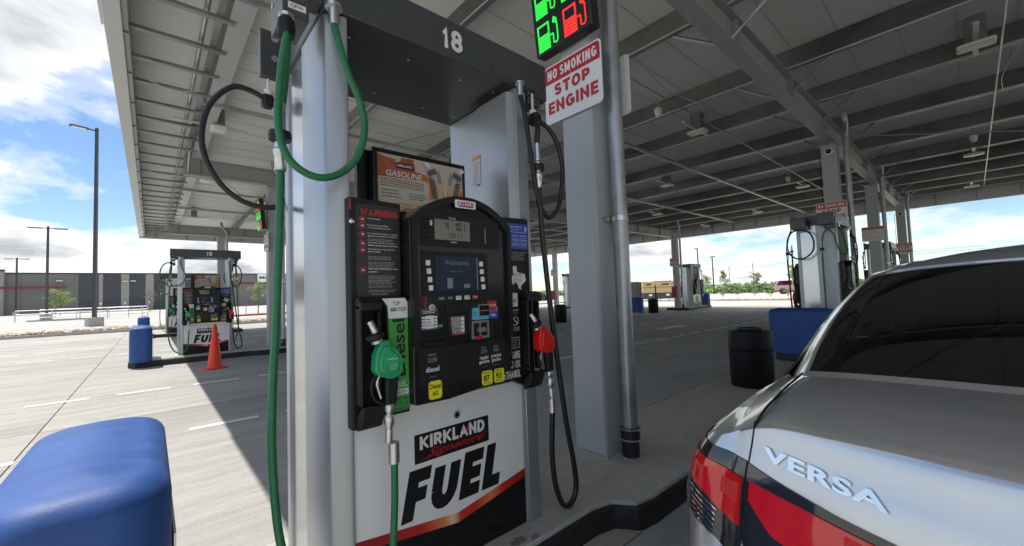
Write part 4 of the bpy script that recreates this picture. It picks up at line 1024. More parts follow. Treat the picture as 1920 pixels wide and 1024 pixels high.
    # nozzle boots: a deep hollow box standing proud of the wing
    def boot(s, x0, x1):
        b = MB()
        b.box(x0, x0 + .012, YW - .055, YW, 0.80, 1.175); b.box(x1 - .012, x1, YW - .045, YW, 0.80, 1.15)
        b.prism([(YW, 1.195), (YW - .03, 1.205), (YW - .066, 1.18), (YW - .066, 1.15), (YW, 1.16)], x0, x1, 'x')
        b.prism([(YW, 0.70), (YW - .04, 0.715), (YW - .066, 0.77), (YW - .066, 0.80), (YW - .055, 0.80), (YW, 0.75)], x0, x1, 'x')
        o_ = b.build('nozzle_boot', M_black, t, bevel=0.008, M=M0)
        ABSP.add(o_.name)
        MB().box(x0 + .014, x1 - .014, YW - .003, YW, 0.78, 1.16).build('boot_back', M_hole, o_, M=M0)
        return o_
    boot(-1, -0.462, -0.376)
    boot(1, 0.392, 0.490)
    nozzle(t, 'nozzle', -0.388, YW - 0.078, 0.960, M_nozG, 0.04, M0, 1)
    nozzle(t, 'nozzle', 0.462 if front else 0.40, YW - 0.078, 0.945, M_nozR, -0.10, M0 , 1)
    # lower cabinet: white door with stripe, dark kick plate
    YC = -0.312
    dr = MB().prism([(-0.472, 0.0), (0.472, 0.0), (0.472, 0.74), (-0.472, 0.74)], -0.25, YC, 'y').build('lower_door', M_whitepl, t, bevel=0.004, M=M0)
    ABSP.add(dr.name)
    def strip(nm, p0, p1, mat, th=.0016): MB().prism(p0 + list(reversed(p1)), YC - th, YC, 'y').build(nm, mat, dr, M=M0)
    up = [(-0.47, 0.262), (-0.16, 0.219), (0.0, 0.205), (0.10, 0.217), (0.47, 0.252)]
    up = [(-0.47, 0.274), (-0.145, 0.222), (0.02, 0.210), (0.03, 0.212), (0.47, 0.305)]
    lo = [(-0.47, 0.236), (-0.145, 0.183), (0.02, 0.168), (0.03, 0.169), (0.47, 0.258)]
    up = [(-0.47, 0.270), (0.015, 0.208), (0.47, 0.285)]
    lo = [(-0.47, 0.232), (0.015, 0.165), (0.47, 0.243)]
    strip('red_stripe', up, lo, M_stripe)
    strip('black_print', lo, [(-0.47, 0.004), (0.015, 0.004), (0.47, 0.004)], M_blackgl, .0012)
    def AL(x, z, d=.0006): return M0 @ at(FACE_S, x, YC - d, z)
    fl('brand_plate', -0.195, 0.205, 0.483, 0.605, M_pblack, YC, dr)
    block('brand_lettering', 'KIRKLAND', AL(0.005, 0.566, .0012), M_pwhite, dr, w=0.35, h=0.056, wt=.24, gap=.12)
    text('brand_script', 'Signature', AL(0.02, 0.512, .0016), M_pred, dr, w=0.31, h=0.044, shear=0.55)
    MB().tube([(-0.17, YC - .0022, 0.494), (-0.05, YC - .0022, 0.503), (0.19, YC - .0022, 0.528)], 0.0012, 4).build('brand_script', M_pred, dr, M=M0)
    MB().prism([(0.07, 0.560), (0.083, 0.590), (0.096, 0.560)], YC - .0022, YC - .0016, 'y').build('brand_peak', M_pred, dr, M=M0)
    block('fuel_lettering', 'FUEL', AL(0.018, 0.360, .0001), M_pblack, dr, w=0.565, h=0.202, wt=.27, gap=.10, shear=.22, cond=.9)
    MB().lathe([(0.017, 0), (0.017, 0.004), (0.011, 0.005), (0.011, 0.002)], 18).build('door_lock', M_satin, dr, M=AL(0.022, 0.647), smooth=30)
    MB().lathe([(0.010, 0), (0.010, 0.006)], 14).build('lock_core', M_hole, dr, M=AL(0.022, 0.647))
    # media screen standing behind the crown
    ad = MB().box(-0.245, 0.295, -0.055, -0.005, 1.575, 1.93).build('media_frame', M_blackgl, t, bevel=0.006, M=M0)
    ya = -0.0555; ABSP.add(ad.name)
    def fa(nm, x0, x1, z0, z1, mat, k=0, r=0): return fl(nm, x0, x1, z0, z1, mat, ya - k * .0011, ad, r)
    fa('poster', -0.222, 0.272, 1.60, 1.905, pbr('poster sky', (0.62, 0.50, 0.42), 0.3))
    def pp(nm, pts, mat, k): MB().prism([(a, b) for a, b in pts], ya - k * .0011 - .001, ya - k * .0011, 'y').build(nm, mat, ad, M=M0)
    rockA = pbr('poster red rock', (0.42, 0.10, 0.05), 0.4, var=0.5, scale=14); rockB = pbr('poster orange rock', (0.62, 0.24, 0.08), 0.4, var=0.4, scale=18); sand = pbr('poster sand', (0.62, 0.44, 0.24), 0.4, var=0.35, scale=20)
    pp('poster_sand', [(-0.222, 1.602), (0.272, 1.602), (0.272, 1.80), (0.10, 1.775), (-0.222, 1.79)], sand, 1)
    pp('poster_rock', [(-0.222, 1.79), (-0.222, 1.902), (-0.185, 1.89), (-0.13, 1.885), (-0.125, 1.855), (-0.10, 1.885), (-0.095, 1.90), (-0.03, 1.90), (-0.02, 1.84), (0.045, 1.83), (0.05, 1.80)], rockA, 2)
    pp('poster_rock', [(0.03, 1.77), (0.055, 1.83), (0.08, 1.81), (0.10, 1.79), (0.11, 1.72), (0.05, 1.70)], rockB, 3)
    pp('poster_rock', [(0.21, 1.62), (0.272, 1.60), (0.272, 1.79), (0.24, 1.74)], rockB, 3)
    pp('poster_road', [(-0.02, 1.602), (0.10, 1.602), (0.13, 1.70), (0.115, 1.70)], sand, 3)
    fa('poster_text_panel', -0.218, 0.055, 1.665, 1.79, pbr('poster paper', (0.60, 0.54, 0.46), 0.4), 4)
    fa('poster_plate', -0.125, -0.035, 1.842, 1.872, M_pblack, 4)
    text('poster_lettering', 'KIRKLAND', M0 @ at(FACE_S, -0.08, ya - 6.2 * .0011, 1.857), M_pwhite, ad, w=0.078, h=0.014, bold=0.02)
    text('poster_lettering', 'GASOLINE', M0 @ at(FACE_S, -0.082, ya - 6.2 * .0011, 1.812), M_pwhite, ad, w=0.20, h=0.030, bold=0.02, shear=0.15)
    lines('poster_small_print', -0.210, 0.045, 1.782, 4, 0.011, 0.0045, pbr('brown print', (0.12, 0.08, 0.06), 0.5), ad, M0, ya - 5.2 * .0011, 0.12, 61)
    lines('poster_small_print', -0.205, -0.10, 1.728, 3, 0.016, 0.005, MATS['brown print'], ad, M0, ya - 5.2 * .0011, 0.2, 62)
    lines('poster_small_print', -0.06, 0.04, 1.722, 3, 0.013, 0.0045, MATS['brown print'], ad, M0, ya - 5.2 * .0011, 0.2, 63)
    text('poster_lettering', 'TOP\nTIER', M0 @ at(FACE_S, -0.185, ya - 5.4 * .0011, 1.64), M_pwhite, ad, w=0.05, h=0.035, bold=0.01)
    # engine valves and spark plug drawn on the poster
    stl = pbr('poster steel', (0.10, 0.10, 0.11), 0.35, var=0.5, scale=40)
    def stick(x0, z0, x1, z1, w, mat, k=5):
        d = Vector((x1 - x0, z1 - z0)).normalized(); n_ = Vector((-d.y, d.x)) * w / 2
        pp('poster_part', [(x0 - n_.x, z0 - n_.y), (x1 - n_.x, z1 - n_.y), (x1 + n_.x, z1 + n_.y), (x0 + n_.x, z0 + n_.y)], mat, k)
    for s in (-1, 1):
        cx_ = 0.155
        stick(cx_ + s * .035, 1.61, cx_ + s * .085, 1.84, .012, M_pgrey, 5)
        for i in range(8):
            zz = 1.72 + i * .013; xx = cx_ + s * (.062 + .0028 * i)
            stick(xx - .017, zz - .003 * s, xx + .017, zz + .003 * s, .0085, stl, 6)
        stick(cx_ + s * .105, 1.84, cx_ + s * .055, 1.865, .028, stl, 6)
        stick(cx_ + s * .045, 1.865, cx_ + s * .03, 1.80, .018, M_pgrey, 7)
        stick(cx_ + s * .095, 1.875, cx_ + s * .12, 1.895, .022, M_pwhite, 7)
    stick(0.155, 1.61, 0.155, 1.72, .018, M_pgrey, 6); stick(0.155, 1.72, 0.155, 1.765, .008, M_pwhite, 6); stick(0.155, 1.66, 0.155, 1.69, .024, stl, 7)
    pp('poster_car', [(-0.12, 1.602), (-0.11, 1.622), (-0.08, 1.642), (-0.03, 1.646), (0.0, 1.628), (0.03, 1.615), (0.035, 1.602)], pbr('poster car', (0.35, 0.05, 0.08), 0.4), 5)
    pp('poster_car', [(-0.095, 1.625), (-0.078, 1.638), (-0.05, 1.639), (-0.045, 1.626)], M_pgrey, 6)

def stripe_mat():
    m = bpy.data.materials.new('red gradient stripe'); m.use_nodes = True; nt = m.node_tree; L = nt.links.new; b = nt.nodes['Principled BSDF']
    b.inputs['Roughness'].default_value = 0.35
    tc = N(nt, 'ShaderNodeTexCoord'); sp = N(nt, 'ShaderNodeSeparateXYZ'); L(tc.outputs['Object'], sp.inputs[0])
    a = N(nt, 'ShaderNodeMapRange'); a.inputs['From Min'].default_value = -0.47; a.inputs['From Max'].default_value = 0.47; L(sp.outputs[0], a.inputs['Value'])
    r = ramp(nt, [(0.0, (0.28, 0.01, 0.02, 1)), (0.33, (0.55, 0.03, 0.02, 1)), (0.44, (0.85, 0.22, 0.08, 1)), (0.485, (0.85, 0.62, 0.45, 1)), (0.53, (0.62, 0.05, 0.02, 1)), (0.62, (0.60, 0.03, 0.02, 1)), (0.72, (0.85, 0.25, 0.09, 1)), (0.80, (0.58, 0.03, 0.02, 1)), (1, (0.25, 0.01, 0.015, 1))])
    L(a.outputs[0], r.inputs[0]); L(r.outputs[0], b.inputs['Base Color']); return m
M_stripe = stripe_mat()

def end_panel(t, M0):
    """one end: front post, polished recessed middle, rear post (local -x end)"""
    MB().prism([(-0.470, -0.325), (-0.452, -0.325), (-0.452, 0.0), (-0.540, 0.0), (-0.540, -0.285), (-0.532, -0.300)], 0, 2.33, 'z').build('front_post', M_alu, t, bevel=0.006, seg=3, M=M0)
    MB().prism([(-0.452, 0.255), (-0.452, 0.325), (-0.470, 0.325), (-0.540, 0.318), (-0.540, 0.255)], 0, 2.33, 'z').build('rear_post', M_alu, t, bevel=0.006, M=M0)
    MB().box(-0.528, -0.47, 0.0, 0.255, 0.0, 2.33).build('side_panel', M_mirror, t, M=M0)
    MB().prism([(-0.452, -0.29), (-0.452, 0.32), (-0.405, 0.30), (-0.405, 0.06), (-0.448, -0.13)], 0.0, 2.30, 'z').build('inner_lining', M_alu, t, bevel=0.004, M=M0)
    for z in (0.25, 1.3, 2.1):
        MB().lathe([(0.006, 0), (0.004, 0.004)], 10).build('bolt', M_satin, t, M=M0 @ at(FACE_S, -0.461, -0.325, z))

def hoses(t, M0, front):
    """left green pair, right black pair, local side faces -y"""
    YH = -0.43
    # ---- green
    MB().lathe([(0.032, 0), (0.032, -0.012), (0.020, -0.014), (0.020, -0.080)], 16, c=(-0.516, -0.36, 2.33)).build('hose_fitting', M_satin, t, M=M0, smooth=40)
    gp = [(-0.516, -0.36, 2.255), (-0.512, -0.38, 2.20), (-0.485, -0.40, 2.071), (-0.436, -0.40, 1.955), (-0.420, -0.40, 1.855), (-0.448, -0.40, 1.745), (-0.511, -0.40, 1.668), (-0.586, -0.40, 1.637), (-0.656, -0.395, 1.66), (-0.699, -0.385, 1.722), (-0.712, -0.37, 1.83), (-0.70, -0.36, 2.0), (-0.678, -0.35, 2.16)]
    MB().tube(crom(gp, 7), 0.0132, 14).build('hose', M_hoseG, t, M=M0, smooth=60)
    hk = MB().lathe([(0.028, -0.03), (0.031, 0.0), (0.028, 0.03)], 12, c=(-0.676, -0.335, 2.185)).build('hose_clamp', M_black, t, M=M0, smooth=30)
    ABSP.add(hk.name)
    MB().lathe([(0.010, 0.03), (0.026, 0.04), (0.026, 0.052), (0.007, 0.06), (0.010, 0.09), (0.006, 0.12)], 12, c=(-0.676, -0.335, 2.185)).build('retractor_ring', M_satin, hk, M=M0, smooth=30)
    MB().tube(crom([(-0.668, -0.32, 2.17), (-0.672, -0.30, 2.03), (-0.69, -0.31, 1.86)], 6), 0.0132, 12).build('hose', M_hoseG, t, M=M0, smooth=60)
    b_ = MB().lathe([(0.019, 0.0), (0.0195, 0.055), (0.023, 0.06), (0.023, 0.075), (0.0185, 0.08), (0.0185, 0.10)], 16, c=(-0.700, -0.345, 1.655)).build('breakaway', M_satin, t, M=M0, smooth=40)
    ABSP.add(b_.name)
    MB().lathe([(0.036, 0.0), (0.038, 0.012), (0.036, 0.030)], 14, c=(-0.700, -0.34, 1.765)).build('breakaway_collar', M_black, b_, M=M0, smooth=30)
    MB().lathe([(0.019, 0.0), (0.0195, 0.10)], 14, c=(-0.698, -0.335, 1.80)).build('hose_end', M_satin, b_, M=M0, smooth=40)
    lp = [(-0.700, -0.345, 1.67), (-0.708, -0.36, 1.48), (-0.723, -0.37, 1.137), (-0.736, -0.37, 0.873), (-0.736, -0.37, 0.648), (-0.715, -0.375, 0.40), (-0.66, -0.40, 0.20), (-0.57, -0.44, 0.085), (-0.46, -0.46, 0.075), (-0.385, -0.465, 0.19), (-0.362, -0.465, 0.40), (-0.356, -0.463, 0.60)]
    MB().tube(crom(lp, 8), 0.0132, 14).build('hose', M_hoseG, t, M=M0, smooth=60)
    MB().lathe([(0.0205, 0.0), (0.0205, 0.075)], 14, c=(-0.358, -0.463, 0.585)).build('hose_ferrule', M_satin, t, M=M0, smooth=40)
    # ---- black
    MB().lathe([(0.026, 0), (0.026, -0.012), (0.017, -0.014), (0.017, -0.075)], 16, c=(0.445, -0.375, 2.33)).build('hose_fitting', M_satin, t, M=M0, smooth=40)
    sx = 0.14 if not front else 0.0
    kp = [(0.445, -0.375, 2.26), (0.452, -0.40, 2.14), (0.468, -0.42, 1.90), (0.492, -0.43, 1.70), (0.530, -0.43, 1.625), (0.576, -0.43, 1.600), (0.630, -0.43, 1.635), (0.668, -0.43, 1.70), (0.700, -0.43, 1.88), (0.680, -0.42, 2.02), (0.635, -0.40, 2.11), (0.575, -0.38, 2.15)]
    if not front: kp = [(0.445, -0.375, 2.26), (0.455, -0.38, 2.12), (0.49, -0.37, 1.84), (0.53, -0.37, 1.70), (0.62, -0.37, 1.665), (0.72, -0.37, 1.69), (0.80, -0.37, 1.76), (0.855, -0.37, 1.87), (0.868, -0.37, 1.99), (0.835, -0.37, 2.13), (0.75, -0.37, 2.235), (0.66, -0.37, 2.235), (0.60, -0.375, 2.205)]
    MB().tube(crom(kp, 7), 0.0130, 12).build('hose', M_hoseK, t, M=M0, smooth=60)
    hx = 0.0 if front else 0.055
    h2 = MB().box(0.52 + hx, 0.575 + hx, -0.41, -0.345, 2.12 + hx, 2.185 + hx).build('hose_clamp', M_black, t, bevel=0.015, M=M0)
    ABSP.add(h2.name)
    MB().lathe([(0.008, 0.0), (0.020, 0.02), (0.020, 0.035), (0.007, 0.045), (0.007, 0.13)], 12, c=(0.545 + hx, -0.365, 2.17 + hx)).build('retractor_ring', M_lamp, h2, M=M0, smooth=30)
    MB().tube(crom([(0.535, -0.40, 2.14), (0.515, -0.43, 2.09), (0.504, -0.43, 2.0), (0.504, -0.43, 1.96)], 6), 0.0145, 12).build('hose', M_hoseK, t, M=M0, smooth=60)
    b2 = MB().lathe([(0.016, 0.0), (0.0165, 0.05), (0.020, 0.055), (0.020, 0.075), (0.0155, 0.08), (0.0155, 0.14), (0.020, 0.145), (0.020, 0.16), (0.0155, 0.165), (0.0155, 0.24)], 16, c=(0.504 if front else 0.47, -0.43, 1.75)).build('breakaway', M_satin, t, M=M0, smooth=40)
    ABSP.add(b2.name)
    MB().lathe([(0.031, 0.0), (0.033, 0.012), (0.031, 0.032)], 14, c=(0.506 if front else 0.472, -0.43, 1.845)).build('breakaway_collar', M_black, b2, M=M0, smooth=30)
    dpth = [(0.47, -0.43, 1.76), (0.46, -0.43, 1.474), (0.45, -0.42, 1.047), (0.45, -0.43, 0.526), (0.46, -0.43, 0.167), (0.455, -0.43, 0.095), (0.44, -0.43, 0.06), (0.43, -0.43, 0.09), (0.43, -0.43, 0.20), (0.44, -0.435, 0.36), (0.44, -0.45, 0.50), (0.444, -0.462, 0.60)] if not front else [(0.505, -0.43, 1.76), (0.519, -0.43, 1.474), (0.565, -0.43, 1.047), (0.639, -0.43, 0.526), (0.685, -0.43, 0.30), (0.704, -0.43, 0.167), (0.69, -0.43, 0.095), (0.645, -0.43, 0.06), (0.59, -0.43, 0.08), (0.54, -0.43, 0.20), (0.520, -0.435, 0.36), (0.512, -0.45, 0.50), (0.508, -0.462, 0.60)]
    MB().tube(crom(dpth, 8), 0.0145, 12).build('hose', M_hoseK, t, M=M0, smooth=60)
    MB().lathe([(0.017, 0.0), (0.017, 0.07)], 14, c=(0.506 if front else 0.444, -0.462, 0.58)).build('hose_ferrule', M_satin, t, M=M0, smooth=40)
    lbl = flat('box_label', rect(0.06, 0.024), M0 @ at(FACE_S, -0.642, -0.3455, 2.275), M_pwhite, t, 0.0008)
    text('box_lettering', 'OPW', M0 @ at(FACE_S, -0.642, -0.3466, 2.275), M_pblack, t, w=0.042, h=0.013, bold=0.01)

def make_pump(num, label, loc):
    t = thing('fuel_pump', label, 'fuel pump', loc, 0, 'fuel pumps under the canopy')
    I = Matrix.Identity(4); R = Matrix.Rotation(pi, 4, 'Z')
    MB().box(-0.47, 0.47, -0.25, 0.25, 0.0, 0.72).build('cabinet', M_black, t)
    MB().box(-0.46, 0.46, -0.279, 0.279, 0.72, 1.575).build('upper_cabinet', M_black, t)
    hd = MB().box(-0.545, 0.545, -0.335, 0.335, 2.332, 2.525).build('header', M_header, t, bevel=0.006)
    for M0 in (I, R):
        end_panel(t, M0)
        half(t, M0, M0 is I)
        hoses(t, M0, M0 is I)
        block('pump_number', num, M0 @ at(FACE_S, 0.045, -0.3356, 2.428), M_pwhite, hd, w=0.055 * len(num) + .005, h=0.105, wt=.2, gap=.16)
        # fascia ends and hose retractor boxes at the corners
        MB().box(-0.70, -0.547, -0.333, -0.25, 2.335, 2.523).build('fascia_end', M_header, t, bevel=0.005, M=M0)
        b1 = MB().box(-0.690, -0.60, -0.345, -0.16, 2.235, 2.45).build('retractor_box', M_header, t, bevel=0.004, M=M0)
        if M0 is I: MB().box(0.547, 0.70, -0.333, -0.22, 2.315, 2.523).build('fascia_end', M_header, t, bevel=0.005, M=M0)
        b2 = MB().box(0.50, 0.640, -0.375, -0.336, 2.32, 2.56).build('retractor_box', M_header, t, bevel=0.004, M=M0) if M0 is not I else MB().box(0.56, 0.655, -0.32, -0.23, 2.27, 2.33).build('retractor_box', M_header, t, bevel=0.004, M=M0)
        ABSP.add(b1.name); ABSP.add(b2.name)
        if M0 is not I:
            for z in (2.42, 2.52): MB().lathe([(0.016, 0), (0.016, 0.004)], 12).build('cap_screw', M_satin, b2, M=M0 @ at(FACE_N, 0.575, -0.336 + .0, z))
        for y in (-0.30, -0.20): MB().lathe([(0.012, 0), (0.012, 0.004)], 12).build('cap_screw', M_satin, b1, M=M0 @ at(FACE_W, -0.6905, y, 2.34))
        for x in (-0.40, -0.12, 0.18, 0.40):
            for y in (-0.2, 0.2):
                MB().lathe([(0.007, 0), (0.005, -0.004)], 8, c=(x, y, 2.331)).build('bolt', M_satin, hd)
        if M0 is I: MB().prism([(0.30, 2.34), (0.62, 2.34), (0.68, 2.40), (0.68, 2.44), (0.64, 2.44), (0.60, 2.395), (0.30, 2.395)], -0.341, -0.336, 'y').build('header_trim', M_header, hd, M=M0, bevel=0.002)
    # safety notice on the inner lining
    flat('notice', rect(0.075, 0.17), at(FACE_W, 0.4035, -0.02, 1.93), M_pwhite, t, 0.0008)
    flat('notice_head', rect(0.075, 0.024), at(FACE_W, 0.4025, -0.02, 2.003), pbr('amber print', (0.75, 0.42, 0.08), 0.5), t, 0.0006)
    m = MB(); rnd = random.Random(5)
    for i in range(13):
        w = rnd.uniform(0.045, 0.064); m.box(-0.032, -0.032 + w, 0.072 - i * 0.0112, 0.0755 - i * 0.0112, 0, 0.0005)
    m.build('notice_print', M_pgrey, t, M=at(FACE_W, 0.4025, -0.02, 1.905))
    return t
P18 = make_pump('18', 'near black and white pump 18 with a green diesel nozzle and a red nozzle', (1.04, 1.93, 0.15))
def pump_copy(num, label, loc, rz=0):
    c = copy_tree(P18, label, loc, rz, skip=('pump_number',))
    hd = [o for o in c.children if o.name.startswith('header')][0] if False else None
    for o in bpy.data.objects:
        if o.parent is c and o.name.split('.')[0] == 'header': hd = o
    for M0 in (Matrix.Identity(4), Matrix.Rotation(pi, 4, 'Z')):
        block('pump_number', num, M0 @ at(FACE_S, 0.045, -0.3356, 2.428), M_pwhite, hd, w=0.055 * len(num) + .005, h=0.105, wt=.2, gap=.16)
    return c
pump_copy('10', 'pump 10 across two lanes, a traffic cone in front of it', (1.04, 12.78, 0.15))
pump_copy('2', 'pump partly hidden behind pump 10, in the farthest row', (1.04, 23.2, 0.15))
pump_copy('20', 'pump beyond the trash can, its grey end panel and black hose loop facing us', (10.25, 1.98, 0.12))
P20 = [o for o in bpy.data.objects if o.get('label', '').startswith('pump beyond the trash can')][0]
for nm_ in [o.name for o in bpy.data.objects if o.parent is P20]:
    o = bpy.data.objects.get(nm_)
    if o is not None and o.name.split('.')[0] in ('hose', 'breakaway', 'hose_clamp'):
        c_ = [o.matrix_basis @ v.co for v in o.data.vertices]
        if sum(v.x for v in c_) / len(c_) < -0.5:
            for k_ in [q.name for q in bpy.data.objects if q.parent is o]: bpy.data.objects.remove(bpy.data.objects[k_])
            bpy.data.objects.remove(o)
MB().tube(crom([(-0.69, 0.42, 0.30), (-0.70, 0.44, 1.0), (-0.72, 0.45, 1.62), (-0.74, 0.44, 1.95), (-0.74, 0.38, 2.18), (-0.74, 0.25, 2.25), (-0.74, 0.08, 2.20), (-0.74, 0.0, 2.03), (-0.74, 0.02, 1.83), (-0.74, 0.15, 1.70), (-0.74, 0.30, 1.70), (-0.72, 0.42, 1.83), (-0.66, 0.45, 2.05), (-0.55, 0.40, 2.28)], 7), 0.015, 10).build('hose', M_hoseK, P20, smooth=60)
MB().tube(crom([(-0.72, -0.12, 0.10), (-0.73, -0.12, 0.8), (-0.73, -0.12, 1.6), (-0.73, -0.13, 1.98), (-0.72, -0.17, 2.16), (-0.71, -0.24, 2.20), (-0.71, -0.31, 2.10), (-0.71, -0.34, 1.92), (-0.70, -0.40, 1.76), (-0.64, -0.46, 1.72), (-0.55, -0.46, 1.85), (-0.51, -0.38, 2.25)], 7), 0.015, 10).build('hose', M_hoseG, P20, smooth=60)
for y_, z_ in ((0.44, 1.68), (-0.12, 1.72)):
    q_ = MB().lathe([(0.018, 0.0), (0.018, 0.26)], 12, c=(-0.725, y_, z_)).build('breakaway', M_satin, P20, smooth=40)
    MB().lathe([(0.036, 0.0), (0.036, 0.05)], 12, c=(-0.725, y_, z_ + .1)).build('breakaway_collar', M_black, q_)
MB().box(-0.78, -0.60, 0.10, 0.36, 2.27, 2.47).build('retractor_box', M_header, P20, bevel=0.01)
MB().box(-0.78, -0.60, -0.33, -0.08, 2.30, 2.53).build('retractor_box', M_header, P20, bevel=0.01)
pump_copy('22', 'pump hidden behind the third column, only hoses and dark top corners showing', (19.2, 2.08, 0.08))
pump_copy('14', 'small far pump between the extinguisher column and a blue bumper', (24.35, 11.25, 0.15))
pump_copy('6', 'tiny pump beyond the black trash can, in the farthest row', (25.0, 21.15, 0.15))

# ------------------------------------------------------------------ blue bumpers, trash cans, cone
def rounded_block(x0, x1, y0, y1, z0, z1, re, rt, crown=0.02, n=7):
    """block with rounded vertical corners (re) and a rounded shoulder (rt), slightly domed top"""
    rings = []
    base = rrect(x0, x1, y0, y1, re, n)
    cx, cy = (x0 + x1) / 2, (y0 + y1) / 2
    def ring(ins, z):
        out = []
        for a, b in base:
            fx = (abs(x1 - x0) / 2 - ins) / (abs(x1 - x0) / 2); fy = (abs(y1 - y0) / 2 - ins) / (abs(y1 - y0) / 2)
            out.append((cx + (a - cx) * fx, cy + (b - cy) * fy, z))
        return out
    zs = [(0, z0), (0, z0 + (z1 - z0) * .5), (0, z1 - rt)]
    for i in range(1, 7):
        a = radians(15 * i); zs.append((rt * (1 - cos(a)), z1 - rt + rt * sin(a)))
    m = MB(); vs = []; fs = []
    for ins, z in zs: vs += ring(ins, z)
    mx = min(abs(x1 - x0), abs(y1 - y0)) / 2
    for k in (0.25, 0.5, 0.75, 0.93):
        vs += ring(rt + (mx - rt) * k, z1 + crown * sin(k * pi / 2))
    L_ = len(base); R_ = len(vs) // L_
    fs = [(i * L_ + k, i * L_ + (k + 1) % L_, (i + 1) * L_ + (k + 1) % L_, (i + 1) * L_ + k) for i in range(R_ - 1) for k in range(L_)]
    fs.append(tuple(range((R_ - 1) * L_, R_ * L_))); fs.append(tuple(range(L_ - 1, -1, -1)))
    return m.add(vs, fs)
def bumper(label, x, y, rz=0):
    t = thing('island_bumper', label, 'bumper', (x, y, 0), rz, 'blue guards at the island ends')
    rounded_block(-0.19, 0.19, -0.49, 0.49, 0.13, 0.89, 0.13, 0.075, 0.02).build('cover', M_bluepl, t, smooth=50)
    bx('steel_foot', 0.0, 0.34, -0.40, 0.40, 0.15, 0.162, M_galv, t, 0.003)
    MB().box(0.197, 0.203, -0.30, 0.02, 0.162, 0.66).build('steel_plate', M_satin, t, M=Matrix.Translation((0, 0, 0)))
    flat('plate_sticker', rect(0.16, 0.08), at(FACE_E, 0.2035, -0.14, 0.55), M_pwhite, t, 0.001)
    return t
B0 = bumper('big blue plastic bumper in the foreground', -0.14, 1.945)
copy_tree(B0, 'blue bumper left of pump 10, the nearer of the two', (-0.15, 12.46, 0))
copy_tree(B0, 'blue bumper peeping out behind the one left of pump 10', (-0.2, 23.1, 0))
copy_tree(B0, 'dark blue bumper behind the black trash can', (8.45, 2.0, 0))
copy_tree(B0, 'blue bumper hidden beyond the sedan, third of the near row', (20.5, 1.93, 0), pi)
copy_tree(B0, 'small blue bumper right of the extinguisher column', (25.9, 11.35, 0), pi)
copy_tree(B0, 'sliver of blue bumper at the right edge of the galvanised pipe', (18.0, 11.25, 0), pi)

M_can = pbr('black bin plastic', (0.006, 0.006, 0.007), 0.5, spec=0.25, var=0.2, scale=12)
def trash(label, x, y, s=1.0):
    t = thing('trash_can', label, 'trash can', (x, y, 0), 0.3, 'round black trash cans')
    MB().lathe([(0.250, 0.0), (0.258, 0.02), (0.262, 0.47), (0.262, 0.48)], 40).build('body', M_can, t, smooth=40)
    MB().lathe([(0.255, 0.484), (0.265, 0.492), (0.265, 0.71), (0.258, 0.725), (0.155, 0.742)], 40, closed=True).build('hood', M_can, t, smooth=40)
    MB().lathe([(0.17, 0.735), (0.165, 0.765), (0.125, 0.765), (0.12, 0.745)], 6, closed=False).build('opening_rim', M_can, t)
    MB().lathe([(0.12, 0.744), (0.12, 0.7455)], 6).build('opening', M_hole, t)
    return t
T0 = trash('black trash can with a six-sided opening, in front of a blue bumper', 6.05, 2.04)
copy_tree(T0, 'trash can standing in front of the dark screened fence', (20.3, 11.5, 0))
copy_tree(T0, 'trash can between the black hose and the nearest column', (13.35, 11.95, 0))

cn = thing('traffic_cone', 'orange traffic cone in front of pump 10', 'cone', (1.01, 10.55, 0), 0.25)
MB().prism(rrect(-.185, .185, -.185, .185, .05), 0.0, 0.03).build('base', M_cone, cn, bevel=0.008)
MB().lathe([(0.14, 0.03), (0.135, 0.06), (0.128, 0.065), (0.032, 0.90), (0.022, 0.915), (0.018, 0.90)], 28).build('cone_body', M_cone, cn, smooth=40)

fx = thing('fire_extinguisher', 'red extinguisher box on the far column across the lanes', 'fire extinguisher', (22.33, 11.2, 0.75), 0, 'red extinguisher boxes on columns')
MB().box(-0.20, 0, -0.16, 0.16, 0, 0.62).build('cabinet', pbr('red enamel', (0.45, 0.01, 0.02), 0.3), fx, bevel=0.02)
flat('window', rect(0.2, 0.3), at(FACE_W, -0.201, 0, 0.33), pbr('dark red window', (0.12, 0.005, 0.01), 0.15), fx, 0.002)
copy_tree(fx, 'red extinguisher box on the column seen past the black hose', (23.03, 21.15, 0.75))
